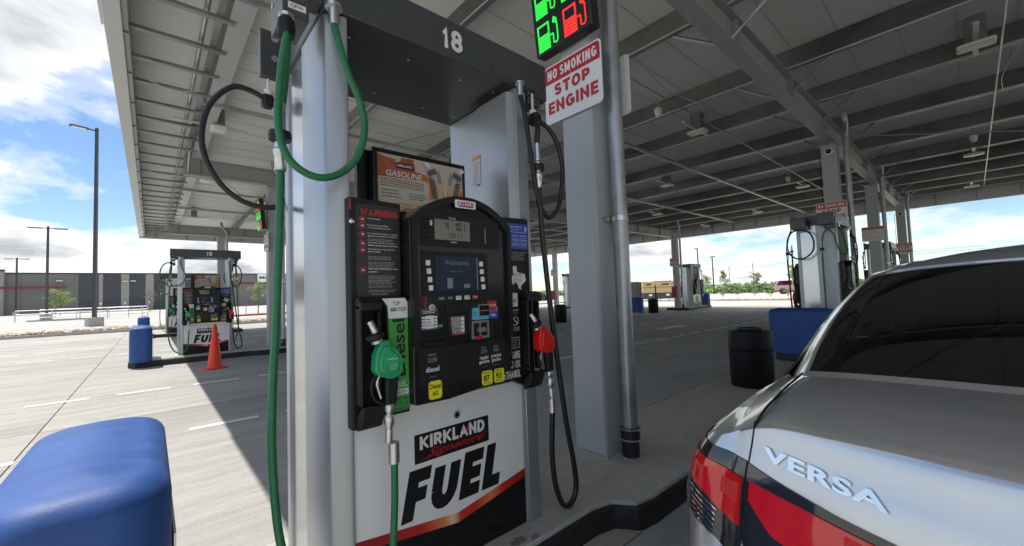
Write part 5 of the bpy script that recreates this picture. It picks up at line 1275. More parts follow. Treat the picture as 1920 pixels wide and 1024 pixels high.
# ------------------------------------------------------------------ car
def paint(name, col, metal=0.55, rough=0.28):
    m = bpy.data.materials.new(name); m.use_nodes = True; nt = m.node_tree; L = nt.links.new; b = nt.nodes['Principled BSDF']
    b.inputs['Metallic'].default_value = metal; b.inputs['Roughness'].default_value = rough
    b.inputs['Coat Weight'].default_value = 1.0; b.inputs['Coat Roughness'].default_value = 0.03
    tc = N(nt, 'ShaderNodeTexCoord'); nz = N(nt, 'ShaderNodeTexNoise'); nz.inputs['Scale'].default_value = 900; nz.inputs['Detail'].default_value = 1
    L(tc.outputs['Object'], nz.inputs['Vector'])
    n2 = N(nt, 'ShaderNodeTexNoise'); n2.inputs['Scale'].default_value = 2.4; n2.inputs['Detail'].default_value = 8; n2.inputs['Roughness'].default_value = 0.7; L(tc.outputs['Object'], n2.inputs['Vector'])
    r = ramp(nt, [(0.3, (*[c * 0.94 for c in col], 1)), (0.7, (*[min(1, c * 1.05) for c in col], 1))]); L(nz.outputs['Fac'], r.inputs[0])
    d = ramp(nt, [(0.55, g(0)), (0.8, g(0.14))]); L(n2.outputs['Fac'], d.inputs[0])
    mx = N(nt, 'ShaderNodeMix', data_type='RGBA'); L(d.outputs[0], mx.inputs[0]); L(r.outputs[0], mx.inputs[6]); mx.inputs[7].default_value = (0.35, 0.33, 0.29, 1)
    L(mx.outputs[2], b.inputs['Base Color'])
    rr = N(nt, 'ShaderNodeMapRange'); rr.inputs['To Min'].default_value = 0.02; rr.inputs['To Max'].default_value = 0.10; L(n2.outputs['Fac'], rr.inputs['Value']); L(rr.outputs[0], b.inputs['Coat Roughness'])
    return m
def tint_glass(name, trans):
    m = bpy.data.materials.new(name); m.use_nodes = True; nt = m.node_tree; nt.nodes.clear(); L = nt.links.new
    out = N(nt, 'ShaderNodeOutputMaterial'); tr = N(nt, 'ShaderNodeBsdfTransparent'); tr.inputs[0].default_value = (trans, trans * 0.98, trans * 0.93, 1)
    gl = N(nt, 'ShaderNodeBsdfGlossy'); gl.inputs['Roughness'].default_value = 0.015; gl.inputs[0].default_value = (0.9, 0.9, 0.9, 1)
    fr = N(nt, 'ShaderNodeFresnel'); fr.inputs[0].default_value = 1.5
    mx = N(nt, 'ShaderNodeMixShader'); L(fr.outputs[0], mx.inputs[0]); L(tr.outputs[0], mx.inputs[1]); L(gl.outputs[0], mx.inputs[2]); L(mx.outputs[0], out.inputs[0])
    return m
M_badge = pbr('badge chrome', (0.86, 0.84, 0.80), 0.2, 1.0)
M_silver = paint('silver car paint', (0.64, 0.63, 0.615), 0.75, 0.3)
M_rglass = tint_glass('tinted rear glass', 0.3)
M_wglass = tint_glass('windscreen glass', 0.7)
M_trim = pbr('black car trim', (0.008, 0.008, 0.009), 0.12, coat=0.6)
M_lampred = pbr('red lamp lens', (0.62, 0.006, 0.010), 0.08, coat=1.0, var=0.15, scale=6, emit=(0.5, 0.0, 0.0), estr=0.0)
M_lampdark = pbr('smoked lamp housing', (0.022, 0.020, 0.021), 0.06, coat=1.0)
M_reflect = pbr('lamp reflector cells', (0.75, 0.03, 0.03), 0.15, bump=0.8, bscale=300)
M_seam = pbr('panel gap', (0.004, 0.004, 0.004), 0.8)
M_tyre = pbr('tyre rubber', (0.02, 0.02, 0.02), 0.8)
M_rim = pbr('alloy wheel', (0.5, 0.5, 0.52), 0.3, 0.9)
M_seat = pbr('seat cloth', (0.012, 0.012, 0.013), 0.9)
M_shelf = pbr('parcel shelf', (0.02, 0.02, 0.02), 0.9)

# half outline seen from above: (half width, distance from tail), rear centre -> side -> front centre
OUT = [(0, 0), (.12, .003), (.23, .010), (.34, .024), (.43, .042), (.51, .062), (.58, .083), (.64, .10), (.69, .118), (.735, .14), (.775, .168), (.81, .215), (.838, .30), (.856, .44), (.867, .70), (.872, 1.08), (.876, 1.40), (.878, 1.8), (.878, 2.2), (.876, 2.6), (.874, 3.0), (.870, 3.35), (.862, 3.65), (.850, 3.9), (.825, 4.1), (.78, 4.25), (.70, 4.36), (.58, 4.43), (.42, 4.475), (.22, 4.495), (0, 4.50)]
NS = 5
def out_pts():
    P = crom([(a, b, 0) for a, b in OUT], NS); return [(max(0, p.x), p.y) for p in P]
OP = out_pts(); NO = len(OP)
nodeS = lambda i: i / NS
def tabv(vals, s):
    """vals given per OUT node"""
    i = min(int(s), len(vals) - 2); return vals[i] + (vals[i + 1] - vals[i]) * (s - i)
REAR = [(.18, .16), (.28, .06), (.42, 0.0), (.60, 0.0), (.67, .02), (.71, .06), (.76, .078), (.84, .088), (.92, .103), (.98, .122), (1.015, .130), (1.030, .134), (1.040, .139), (1.044, .150), (1.05, .17)]
SIDE = [(.18, .10), (.28, .03), (.42, .005), (.60, 0.0), (.72, .004), (.82, .012), (.90, .03), (.95, .058), (1.0, .10), (1.05, .15)]
# top edge height of the wall at each outline node
ZT = [1.043, 1.043, 1.042, 1.041, 1.039, 1.036, 1.032, 1.026, 1.015, 1.0, .988, .978, .972, .968, .965, .962, .955, .95, .94, .93, .915, .90, .88, .85, .82, .79, .77, .76, .755, .75, .75]
CARX, CARY = 0.82, -0.28
def wallp(s, z):
    """point on the lower body at outline parameter s (node units) and height z; local: x forward from the tail, y half width"""
    k = s * NS; i = min(int(k), NO - 2); t = k - i
    if t > 1e-6 and t < 1 - 1e-6:
        (p, n0), (q, n1) = wallp(i / NS + 1e-9, z), wallp((i + 1) / NS - 1e-9 if i + 1 >= NO - 1 else (i + 1) / NS + 1e-9, z)
        nn = (n0[0] + (n1[0] - n0[0]) * t, n0[1] + (n1[1] - n0[1]) * t); l = sqrt(nn[0] ** 2 + nn[1] ** 2) or 1
        return (p[0] + (q[0] - p[0]) * t, p[1] + (q[1] - p[1]) * t, z), (nn[0] / l, nn[1] / l)
    a = OP[i]; b = OP[i + 1]; hw, x = a[0] + (b[0] - a[0]) * t, a[1] + (b[1] - a[1]) * t
    i0, i1 = max(i - 2, 0), min(i + 3, NO - 1)
    dx, dh = OP[i1][1] - OP[i0][1], OP[i1][0] - OP[i0][0]
    l = sqrt(dx * dx + dh * dh) or 1
    nx, nh = -dh / l, dx / l        # outward normal: rear face -> -x ; side -> +h
    if i == 0: nx, nh = -1, 0
    fr, fs = lerp_tab(REAR, z), lerp_tab(SIDE, z)
    wgt = min(1, max(0, (0.95 - abs(nx)) / 0.7)) if x < 2 else 1
    ins = fr * (1 - wgt) + fs * wgt
    return (x - nx * ins, max(0.0, hw - nh * ins), z), (nx, nh)
def ring_wall(v):
    out = []
    for i in range(NO):
        s = i / NS; zt = tabv(ZT, s); z = 0.22 + (zt - 0.22) * v
        out.append(wallp(s, z)[0])
    return out
RB = [(0, .50, 1.108), (.12, .50, 1.108), (.23, .50, 1.107), (.34, .502, 1.106), (.43, .505, 1.104), (.50, .507, 1.102), (.555, .515, 1.098), (.598, .535, 1.092), (.645, .615, 1.072), (.69, .74, 1.045), (.735, .87, 1.02), (.765, 1.0, 1.0), (.785, 1.14, .988), (.795, 1.3, .98), (.80, 1.5, .974), (.80, 1.72, .968), (.80, 1.95, .962), (.80, 2.2, .955), (.80, 2.45, .95), (.795, 2.7, .945), (.79, 2.92, .94), (.785, 3.1, .935), (.775, 3.22, .935), (.76, 3.34, .94), (.73, 3.44, .945), (.66, 3.52, .95), (.56, 3.57, .955), (.44, 3.6, .96), (.30, 3.62, .962), (.15, 3.63, .963), (0, 3.63, .963)]
RC = [(0, 1.36, 1.408), (.12, 1.36, 1.407), (.23, 1.362, 1.404), (.34, 1.365, 1.398), (.43, 1.37, 1.390), (.49, 1.38, 1.381), (.525, 1.40, 1.374), (.548, 1.43, 1.37), (.562, 1.48, 1.370), (.573, 1.55, 1.372), (.580, 1.63, 1.376), (.586, 1.72, 1.380), (.590, 1.82, 1.384), (.594, 1.92, 1.387), (.597, 2.02, 1.388), (.60, 2.12, 1.388), (.60, 2.22, 1.387), (.60, 2.32, 1.384), (.597, 2.42, 1.380), (.592, 2.50, 1.373), (.585, 2.58, 1.365), (.575, 2.64, 1.358), (.562, 2.69, 1.35), (.545, 2.72, 1.348), (.52, 2.74, 1.350), (.47, 2.75, 1.358), (.40, 2.75, 1.368), (.31, 2.75, 1.378), (.21, 2.75, 1.386), (.10, 2.75, 1.390), (0, 2.75, 1.392)]
def ring_nodes(R):
    P = crom(R, NS); return [(p.y, max(0, p.x), p.z) for p in P]
def mixr(A, B, t, bulge=0, up=0):
    out = []
    for (a, b) in zip(A, B):
        x, y, z = (a[k] + (b[k] - a[k]) * t for k in range(3)); q = 4 * t * (1 - t)
        out.append((x, y + bulge * q * min(1, y / .5), z + up * q))
    return out
def make_car(root, paint_m, detail=True):
    rings = []; tagr = []
    for v in [0, .1, .2, .32, .44, .56, .64, .70, .75, .80, .85, .90, .93, .955, .97, .975, .985, .990, .995, 1.0]: rings.append(ring_wall(v)); tagr.append('wall')
    top = rings[-1]; B = ring_nodes(RB); C_ = ring_nodes(RC)
    for t, u in ((.012, .001), (.03, .003), (.06, .006), (.2, .012), (.4, .016), (.6, .014), (.8, .008)):
        rings.append([(a[0] + (b[0] - a[0]) * t, a[1] + (b[1] - a[1]) * t, a[2] + (b[2] - a[2]) * t + u * (1 if i < 12 * NS or i > 20 * NS else .0)) for i, (a, b) in enumerate(zip(top, B))]); tagr.append('deck')
    rings.append(B); tagr.append('glass')
    for t in (.03, .2, .4, .6, .8, .955):
        rings.append(mixr(B, C_, t, 0.022, 0.010)); tagr.append('glass')
    rings.append(C_); tagr.append('roof')
    for k, up in ((.96, .010), (.88, .030), (.7, .052), (.45, .072), (.2, .083), (0.0, .086)):
        rings.append([(2.05 + (x - 2.05) * k, y * k, z + (1.395 - z) * (1 - k) + up) for x, y, z in C_]); tagr.append('roof')
    parts = {}
    def put(nm, mat, cells, sm=45, lift=0.0):
        m = MB(); idx = {}
        for sgn in (1, -1):
            for r, i in cells:
                q = [(r, i), (r, i + 1), (r + 1, i + 1), (r + 1, i)]
                ids = []
                for a, b in q:
                    key = (a, b, sgn if rings[a][b][1] > 1e-6 else 0)
                    if key not in idx:
                        x, y, z = rings[a][b]; idx[key] = len(m.v); m.v.append((x, y * sgn, z))
                    if idx[key] not in ids: ids.append(idx[key])
                if len(ids) > 2:
                    m.f.append(tuple(ids) if sgn > 0 else tuple(reversed(ids))); m.m.append(0)
        return m.build(nm, mat, root, smooth=sm)
    nr = len(rings)
    gl0 = tagr.index('glass')
    S = lambda n: int(n * NS)
    body, rear, side_, wind, lid, roof = [], [], [], [], [], []
    wheel = lambda i, r: False
    for r in range(nr - 1):
        for i in range(NO - 1):
            tg = tagr[r]
            if tg == 'glass':
                if i < S(7.0) and gl0 + 1 <= r < gl0 + 6: rear.append((r, i)); continue
                if S(12.2) <= i < S(21.4) and gl0 + 1 <= r < gl0 + 6 and not (S(15.4) <= i < S(15.8)): side_.append((r, i)); continue
                if i >= S(24.4) and gl0 + 1 <= r < gl0 + 6: wind.append((r, i)); continue
                body.append((r, i))
            elif tg == 'roof': roof.append((r, i))
            elif i < S(8.0) and (tg == 'deck' or (tg == 'wall' and r >= 8)): lid.append((r, i))
            else: body.append((r, i))
    put('body', paint_m, body, 50); put('trunk_lid', paint_m, lid, 50); put('roof', paint_m, roof, 50)
    put('rear_window', M_rglass, rear, 60); put('windscreen', M_wglass, wind, 60)
    put('side_windows' if False else 'side_window', M_rglass, side_, 60)
    # wheels
    for x in (.93, 3.55):
        for sg in (-1, 1):
            w = MB().lathe([(.19, -.09), (.30, -.095), (.318, -.07), (.318, .07), (.30, .095), (.19, .09)], 32).build('wheel', M_tyre, root, smooth=40, M=Matrix.Translation((x, sg * .79, .318)) @ Matrix.Rotation(pi / 2, 4, 'X'))
            MB().lathe([(.20, -.06), (.205, .0), (.18, .07), (.06, .05), (.03, .065)], 20).build('rim', M_rim, w, smooth=30)
            MB().lathe([(.345, -.12), (.345, .095)], 28).build('wheel_arch', M_seam, w)
    # under floor
    bx('underbody', .25, 4.25, -.80, .80, .16, .24, M_trim, root)
    # cabin
    bx('parcel_shelf', .52, 1.05, -.62, .62, .97, .985, M_shelf, root)
    for y0 in (-.42, 0.0, .42):
        w_ = .17
        hb = MB().prism(rrect(y0 - w_, y0 + w_, .90, 1.16, .07), 1.0, 1.07, 'x').build('headrest', M_seat, root, bevel=0.02) if abs(y0) < .01 else None
    for y0 in (-.37, .37):
        MB().prism(rrect(y0 - .27, y0 + .27, .35, 1.06, .12), 1.92, 2.08, 'x').build('seat_back', M_seat, root, bevel=0.04)
        MB().prism(rrect(y0 - .14, y0 + .14, 1.04, 1.26, .07), 1.95, 2.05, 'x').build('headrest', M_seat, root, bevel=0.03)
    MB().prism(rrect(-.62, .62, .35, 1.08, .1), 1.0, 1.12, 'x').build('rear_seat', M_seat, root, bevel=0.03)
    MB().box(2.95, 3.3, -.7, .7, .6, .96).build('dashboard', M_seat, root)
    bx('cabin_floor', .9, 3.3, -.72, .72, .25, .35, M_seat, root)
    bx('headlining', 1.45, 2.7, -.52, .52, 1.345, 1.36, M_shelf, root)
    return rings
def patch(nm, s0, s1, zlo, zhi, mat, root, sg, off=0.003, ns=72, nz=8, th=0.003):
    """a curved plate lying on the rear/side wall between outline stations s0..s1 and heights zlo(u)..zhi(u)"""
    m = MB(); g0 = []
    for layer in (0, 1):
        for j in range(nz + 1):
            for i in range(ns + 1):
                u = i / ns; s = s0 + (s1 - s0) * u; z = zlo(u) + (zhi(u) - zlo(u)) * j / nz
                (x, y, zz), (nx, nh) = wallp(s, z); o = off if layer else off - th
                m.v.append((x + nx * o, (y + nh * o) * sg, zz))
    W = ns + 1; H = nz + 1; K = W * H
    for j in range(nz):
        for i in range(ns):
            a = j * W + i
            m.f.append((K + a, K + a + 1, K + a + W + 1, K + a + W)); m.m.append(0)
    for i in range(ns):
        m.f.append((i, i + 1, K + i + 1, K + i)); m.m.append(0); b = nz * W + i; m.f.append((b, K + b, K + b + 1, b + 1)); m.m.append(0)
    for j in range(nz):
        a = j * W; m.f.append((a, K + a, K + a + W, a + W)); m.m.append(0); b = j * W + ns; m.f.append((b, b + W, K + b + W, K + b)); m.m.append(0)
    return m.build(nm, mat, root, smooth=45)
car = thing('parked_car', 'silver sedan filling up beside the pump, red tail lamp and tinted rear window', 'car', (CARX, CARY, 0), 0)
make_car(car, M_silver)
SH = 8.0   # outline station of the lid gap (half width ~0.61)
def lin(a, b): return lambda u: a + (b - a) * u
def tl(tab): return lambda u: lerp_tab(tab, u)
for sg in (1, -1):
    # lamp on the wing: from the lid gap out round the corner
    s0, s1 = SH + 0.06, 12.7
    top = tl([(0, .942), (.35, .950), (.6, .953), (.8, .955), (1, .950)]); bot = tl([(0, .72), (.3, .745), (.6, .765), (.85, .80), (1, .86)])
    la = patch('tail_lamp', s0, s1, bot, top, M_lampdark, car, sg, .004)
    patch('red_lens', s0 + .12, s1 - .55, tl([(0, .800), (.3, .815), (.6, .846), (1, .872)]), tl([(0, .905), (.5, .918), (1, .928)]), M_lampred, la, sg, .0085)
    patch('reflector', s0 + .25, s0 + 1.35, tl([(0, .848), (1, .858)]), tl([(0, .892), (1, .893)]), M_reflect, la, sg, .0100, 24, 3)
    for k in range(6):
        z = .845 - k * .0125
        patch('lens_bar', s0 + 1.55 + k * .05, s1 - .7 - k * .10, tl([(0, z - .035), (.5, z - .010), (1, z + .004)]), tl([(0, z - .0325), (.5, z - .0065), (1, z + .008)]), M_chrome, la, sg, .0080, 48, 1, .001)
    # lamp on the lid, tapering to the centre
    s1b, s0b = SH - 0.06, 3.6
    ti = tl([(0, .895), (.3, .905), (.7, .925), (1, .940)]); bi = tl([(0, .880), (.15, .84), (.4, .76), (1, .70)])
    lb_ = patch('lid_lamp', s0b, s1b, bi, ti, M_lampdark, car, sg, .004)
    patch('red_lens', s0b + .5, s1b - .25, tl([(0, .878), (.12, .85), (.4, .80), (.7, .815), (1, .866)]), tl([(0, .884), (.4, .893), (1, .905)]), M_lampred, lb_, sg, .0085)
    patch('reflector', s0b + .65, s0b + 1.1, tl([(0, .842), (1, .825)]), tl([(0, .876), (1, .880)]), M_reflect, lb_, sg, .0100, 12, 3)
    patch('lens_bar', s0b + .7, s1b - .5, tl([(0, .80), (1, .745)]), tl([(0, .806), (1, .752)]), M_chrome, lb_, sg, .0062, 14, 1, .001)
    patch('lens_bar', s0b + 1.0, s1b - .7, tl([(0, .775), (1, .728)]), tl([(0, .780), (1, .733)]), M_chrome, lb_, sg, .0062, 14, 1, .001)
    # panel gap beside the lid, down the tail and along the deck
    patch('panel_gap', SH - .035, SH + .035, lambda u: .70, lambda u: 1.03, M_seam, car, sg, .0015, 2, 24, .002)
    def deckpt(t, half):
        a = wallp(SH, tabv(ZT, SH))[0]; b = (.56, .615, 1.083)
        return (a[0] + (b[0] - a[0]) * t, (a[1] + (b[1] - a[1]) * t + half) * sg, a[2] + (b[2] - a[2]) * t + .0175 * min(1, t * 6) * (1 - max(0, t - .6)))
    pts = crom([(lambda p: (p[0], p[1], p[2]))(deckpt(t, 0)) for t in (0, .1, .25, .4, .6, .8, 1)], 4)
    MB().tube(pts, .0028, 6).build('panel_gap', M_seam, car)
    # quarter glass trim at the foot of the rear pillar
    MB().add([(.70, .70 * sg, 1.052), (.83, .727 * sg, 1.030), (1.00, .70 * sg, 1.085), (.86, .655 * sg, 1.135)], [(0, 1, 2, 3)]).build('pillar_trim', M_trim, car, solid=0.006)
# strip added to catch a bright highlight line above the rear glass
RCn = ring_nodes(RC)
edge = [RCn[i] for i in range(0, int(5.6 * NS))]
pe = [(x - .012, -y, z - .004) for x, y, z in reversed(edge)] + [(x - .012, y, z - .004) for x, y, z in edge[1:]]
MB().tube(pe, .0075, 6).build('roof_edge_highlight', M_silver, car, smooth=60)
# model name in raised chrome letters
def wall_from_half(h, z):
    lo, hi = 0.0, 8.0
    for _ in range(30):
        mid = (lo + hi) / 2
        if wallp(mid, z)[0][1] < h: lo = mid
        else: hi = mid
    return wallp((lo + hi) / 2, z)
def badge(s, half0, half1, z0, z1, hgt, sg=1):
    me = text_mesh(s, w=1.0, h=1.0, bold=0.03, ext=0.5, spacing=1.06).copy()
    for v in me.vertices:
        u = v.co.x + 0.5; h = half0 + (half1 - half0) * u; z = z0 + (z1 - z0) * u + (v.co.y) * hgt
        (x, y, zz), (nx, nh) = wall_from_half(h, z); o = .0015 + (v.co.z + .5) * .0045
        v.co = (x + nx * o, (y + nh * o) * sg, zz)
    me.materials.append(M_badge); me.polygons.foreach_set('use_smooth', [False] * len(me.polygons))
    o = link('model_lettering', me, car, bevel=0.0012, seg=1)
    return o
badge('VERSA', .612, .400, .972, .955, .028)

# a smaller sedan and a pickup-like van beyond the station
car2 = thing('parked_car', 'dark sedan beyond the far column, seen past the black hose', 'car', (36.2, 39.5, 0), radians(-38)); make_car(car2, paint('dark green car paint', (0.03, 0.04, 0.04), 0.3, 0.3))
suv = thing('parked_suv', 'dusty pink and white vehicle at the edge of the shrubs', 'car', (55.5, 13.2, 0.05), radians(100))
pk = paint('dusty rose car paint', (0.50, 0.26, 0.26), 0.2, 0.4)
MB().prism([(-2.3, .45), (-2.35, .95), (-1.1, 1.05), (-.6, 1.6), (1.9, 1.62), (2.3, 1.0), (2.35, .45)], -.9, .9, 'y').build('body', pk, suv, bevel=0.08, seg=3)
MB().prism([(-1.02, 1.06), (-.58, 1.54), (.5, 1.56), (.5, 1.06)], -.905, .905, 'y').build('side_window', M_wglass if False else M_glass_dark, suv)
MB().prism([(.6, 1.06), (.6, 1.56), (1.8, 1.56), (2.1, 1.06)], -.905, .905, 'y').build('side_window', M_glass_dark, suv)
bx('grille', -2.37, -2.3, -.7, .7, .55, .85, M_chrome, suv, 0.01)
for sg in (-1, 1):
    bx('headlight', -2.37, -2.2, sg * .86, sg * .6, .75, .92, M_pwhite, suv, 0.01)
    for x in (-1.5, 1.5):
        w = MB().lathe([(.22, -.1), (.36, -.1), (.36, .1), (.22, .1)], 20).build('wheel', M_tyre, suv, M=Matrix.Translation((x, sg * .85, .36)) @ Matrix.Rotation(pi / 2, 4, 'X'), smooth=40)
        MB().lathe([(.21, -.08), (.1, -.05), (.1, .05), (.21, .08)], 12).build('rim', M_rim, w)

# ------------------------------------------------------------------ store building
st = thing('store_building', 'long grey warehouse store with dark bays and a red stripe', 'building', (0, 100, 0))
zb = lotz(100)
M_wall = pbr('grey store wall', (0.175, 0.17, 0.165), 0.8, var=0.06, scale=0.3)
M_wall2 = pbr('store pilaster', (0.29, 0.28, 0.265), 0.8, var=0.06, scale=0.3)
M_bay = pbr('dark bay panel', (0.045, 0.05, 0.06), 0.35, var=0.15, scale=0.4)
M_bay2 = pbr('dark bay door', (0.02, 0.032, 0.045), 0.2, var=0.3, scale=0.6)
def sb(nm, x0, x1, y0, y1, z0, z1, m, b=0): return bx(nm, x0, x1, y0, y1, z0, z1, m, st, b)
sb('wall', -58, 42, 0, 25, 0.4, 7.15, M_wall)
sb('wall', -58, -17.0, -0.6, 0, 0.4, 7.5, M_wall2)
sb('parapet', -17.0, 42, -0.12, 0, 7.15, 7.32, M_pblack)
sb('parapet', -58.1, -16.9, -0.75, -0.61, 7.5, 7.75, M_pblack)
for a, b in ((-9.07, -6.67), (-6.15, -3.88), (-2.84, -0.65), (0.45, 2.7), (3.87, 6.6)):
    sb('bay_panel', a, b, -0.08, -0.005, 2.55, 7.12, M_bay)
    dd = sb('bay_door', a + .06, b - .06, -0.10, -0.005, zb + .02, 2.5, M_bay2)
    for k in range(4): bx('door_panel_line', a + .1, b - .1, -0.118, -0.102, 1.0 + k * .4, 1.03 + k * .4, M_wall, dd)
    for x in (a - .12, b + .02): sb('bollard', x, x + .1, -0.9, -0.8, zb, 1.5, M_redkerb)
for a, b in ((-6.67, -6.15), (-3.88, -2.84), (-0.65, 0.45), (2.7, 3.87), (6.6, 7.6)):
    sb('pilaster', a, b, -0.2, -0.002, 0.4, 7.1, M_wall2)
    sb('sign_plate', (a + b) / 2 - .14, (a + b) / 2 + .14, -0.22, -0.2, 1.85, 2.15, M_pwhite)
sb('red_stripe', -58, -10.4, -0.78, -0.6, 4.75, 5.05, pbr('store red', (0.22, 0.012, 0.02), 0.5))
sb('red_stripe', 7.9, 42, -0.12, -0.0, 5.15, 5.45, MATS['store red'])
for x, z in ((-11.2, 5.9), (-2.3, 5.8), (-3.3, 5.75)): sb('wall_lamp', x - .35, x + .35, -0.6, -0.2, z, z + .15, M_lamp)
sgn = sb('banner', 16.9, 21.5, -0.2, -0.12, 5.5, 7.25, M_pwhite)
text('banner_lettering', 'May', at(FACE_S, 18.35, -0.205, 6.35), pbr('navy print', (0.02, 0.03, 0.10), 0.5), sgn, w=2.2, h=0.75, bold=0.02)
x = -56
while x < 42:
    sb('wall_joint', x, x + .04, -0.012 if x > -17 else -.612, 0 if x > -17 else -.6, 0.4, 7.1, pbr('wall joint', (0.09, 0.09, 0.085), 0.8)); x += 2.9

# ------------------------------------------------------------------ light poles, rail, planting
def light_pole(label, x, y, h, z0=0.0, base=0.34, bh=0.62, heads=1, rz=0, r=0.095, group='parking lot light poles'):
    t = thing('light_pole', label, 'light pole', (x, y, z0), rz, group)
    MB().prism(rrect(-base, base, -base, base, .03), 0, bh).build('concrete_base', M_kerbgrey, t, bevel=0.02)
    MB().tube([(0, 0, bh), (0, 0, h)], [r, r * .75], 4 if r > .05 else 6).build('pole', M_pole, t)
    for k in range(heads):
        sgn_ = -1 if k == 0 else 1
        a = MB().box(0, sgn_ * .5, -.03, .03, h - .22, h - .15).build('arm', M_pole, t)
        MB().prism([(sgn_ * .4, -.17), (sgn_ * 1.25, -.17), (sgn_ * 1.25, .17), (sgn_ * .4, .17)], h - .24, h - .15).build('lamp_head', M_pole, t, bevel=0.02)
        MB().box(sgn_ * .5, sgn_ * 1.15, -.12, .12, h - .255, h - .242).build('lamp_lens', M_lamp, t)
    return t
light_pole('tall light pole left of the canopy, single lamp head on top', -2.65, 37.07, 12.85, 0.12, .36, .62, 1, radians(20), .125)
light_pole('second light pole, twin heads, near the railing', -7.09, 56.2, 8.75, .25, .34, .62, 2, 0, .11)
light_pole('third light pole far left, slim, twin heads', -15.2, 104.0 - 8, 8.8, .55, .3, .5, 2, 0, .13)
PG = 'distant poles beyond the sunlit road'
def far_pole(label, px, d, top):
    pass
for i, (x, y, h, lab, hd) in enumerate(((60.2, 26.6, 6.9, 'bent-armed lamp pole rising behind the extinguisher island', 1), (66.2, 27.0, 5.9, 'lamp pole with a small cross head, left of the hedge', 2), (105.0, 47.0, 6.5, 'faint thin pole over the left half of the fence', 0),
        (140, 52, 7.5, 'short pole at the left end of the hedge', 0), (120, 38.6, 6.9, 'utility pole in the middle of the hedge', 0))):
    t = thing('far_pole', lab, 'pole', (x, y, 0), radians(60), PG)
    MB().tube([(0, 0, 0), (0, 0, h)], [.11, .08], 6).build('pole', M_pole, t)
    if hd: MB().box(-.6 if hd == 2 else 0, .6, -.08, .08, h - .1, h + .02).build('lamp_head', M_pole, t)
wr_ = thing('power_lines', 'thin power lines strung between the far poles', 'power lines', (120, 38, 0))
for dz in (0, .5): MB().tube(crom([(20, 30, 6.1 + dz), (0, 0, 5.7 + dz), (-10, -40, 6.2 + dz)], 6), .025, 4).build('wire', M_pole, wr_)
rl = thing('handrail', 'low metal railing round the planting beside the lot', 'railing', (0, 0, 0), 0)
zr = lotz(56)
def railrun(pts):
    for a, b in zip(pts, pts[1:]):
        for z in (.35, .68, 1.0): MB().tube([(a[0], a[1], lotz(a[1]) + z), (b[0], b[1], lotz(b[1]) + z)], .028, 6).build('rail', M_galv, rl)
    for a in pts: MB().tube([(a[0], a[1], lotz(a[1])), (a[0], a[1], lotz(a[1]) + 1.02)], .035, 6).build('post', M_galv, rl)
railrun([(-8.75, 55), (-6.63, 55.2), (-4.9, 55.3), (-3.1, 55.5), (-1.6, 55.6), (-0.6, 56), (-0.2, 61), (-3.3, 61.6), (-5.7, 61.6), (-8.2, 61.6)])
kr = bx('ramp_kerb', -8.2, -3.9, 55.7, 55.9, .2, .42, M_kerbgrey); tag(kr, 'low kerb at the foot of the railing', kind='structure')

def leafy(m, c, r, n, s, rnd, squash=1.0, mi=0):
    for _ in range(n):
        th = rnd.uniform(0, 2 * pi); ph = math.acos(rnd.uniform(-1, 1)); q = r * rnd.random() ** 0.45
        p = Vector((c[0] + q * sin(ph) * cos(th), c[1] + q * sin(ph) * sin(th), c[2] + q * cos(ph) * squash))
        a = Vector((rnd.gauss(0, 1), rnd.gauss(0, 1), rnd.gauss(0, 1))).normalized(); b = a.orthogonal().normalized(); k = s * rnd.uniform(.6, 1.3)
        m.add([p - a * k, p + b * k * .45, p + a * k, p - b * k * .45], [(0, 1, 2, 3)], mi)
def tree(label, x, y, z, h, cr, seed=1, leaf=None, n=900, stakes=False, group=None, conic=False, s=.07):
    t = thing('young_tree', label, 'tree', (x, y, z), 0, group); rnd = random.Random(seed)
    tk = MB(); tk.tube(crom([(0, 0, 0), (.03, .02, h * .35), (0, .03, h * .7), (.02, 0, h * .97)], 4), [h * .018 * (1 - .8 * i / 12) for i in range(13)], 6)
    cents = []
    for i in range(16):
        f = .36 + .6 * i / 16; a = rnd.uniform(0, 2 * pi); L_ = cr * (1.15 - f * .85 if conic else (1 - abs(f - .6) * 1.2)) * rnd.uniform(.7, 1.1)
        p0 = Vector((0, 0, h * f)); p1 = p0 + Vector((cos(a) * L_, sin(a) * L_, L_ * .65)); tk.tube([p0, (p0 + p1) / 2 + Vector((0, 0, -.03)), p1], [h * .006, h * .004, h * .002], 4); cents.append((p1, L_)); cents.append(((p0 + p1) / 2, L_))
    tk.build('trunk', M_bark, t)
    m = MB()
    for c, l in cents: leafy(m, c, cr * .30, n // len(cents), s, rnd, .8)
    leafy(m, (0, 0, h * .97), cr * .25, n // 20, s, rnd)
    m.build('crown', leaf or M_leaf, t)
    if stakes:
        for sx in (-1.0, 1.0): MB().tube([(sx, 0, 0), (sx, 0, h * .52)], .03, 5).build('stake', pbr('red stake', (0.30, 0.12, 0.10), 0.8), t)
    return t
tree('staked young tree between pump 10 and its column, pale green', 7.9, 46.5, lotz(46.5), 2.9, .85, 3, n=900, stakes=True)
tree('young tree in front of the store, beyond the second light pole', -8.0, 72, lotz(72), 2.9, 1.35, 4, n=1200, s=.09)
tree('thin leafless-looking tree at the left end of the lot', -21.0, 100 - 4, lotz(96), 3.0, 1.2, 6, leaf=pbr('grey leaves', (0.14, 0.14, 0.10), 0.8), n=350)
tree('thin sapling beside the dark bays, above the blue bumper', 0.0, 84, lotz(84), 3.3, .9, 8, leaf=pbr('sage leaves', (0.16, 0.17, 0.10), 0.8), n=300)
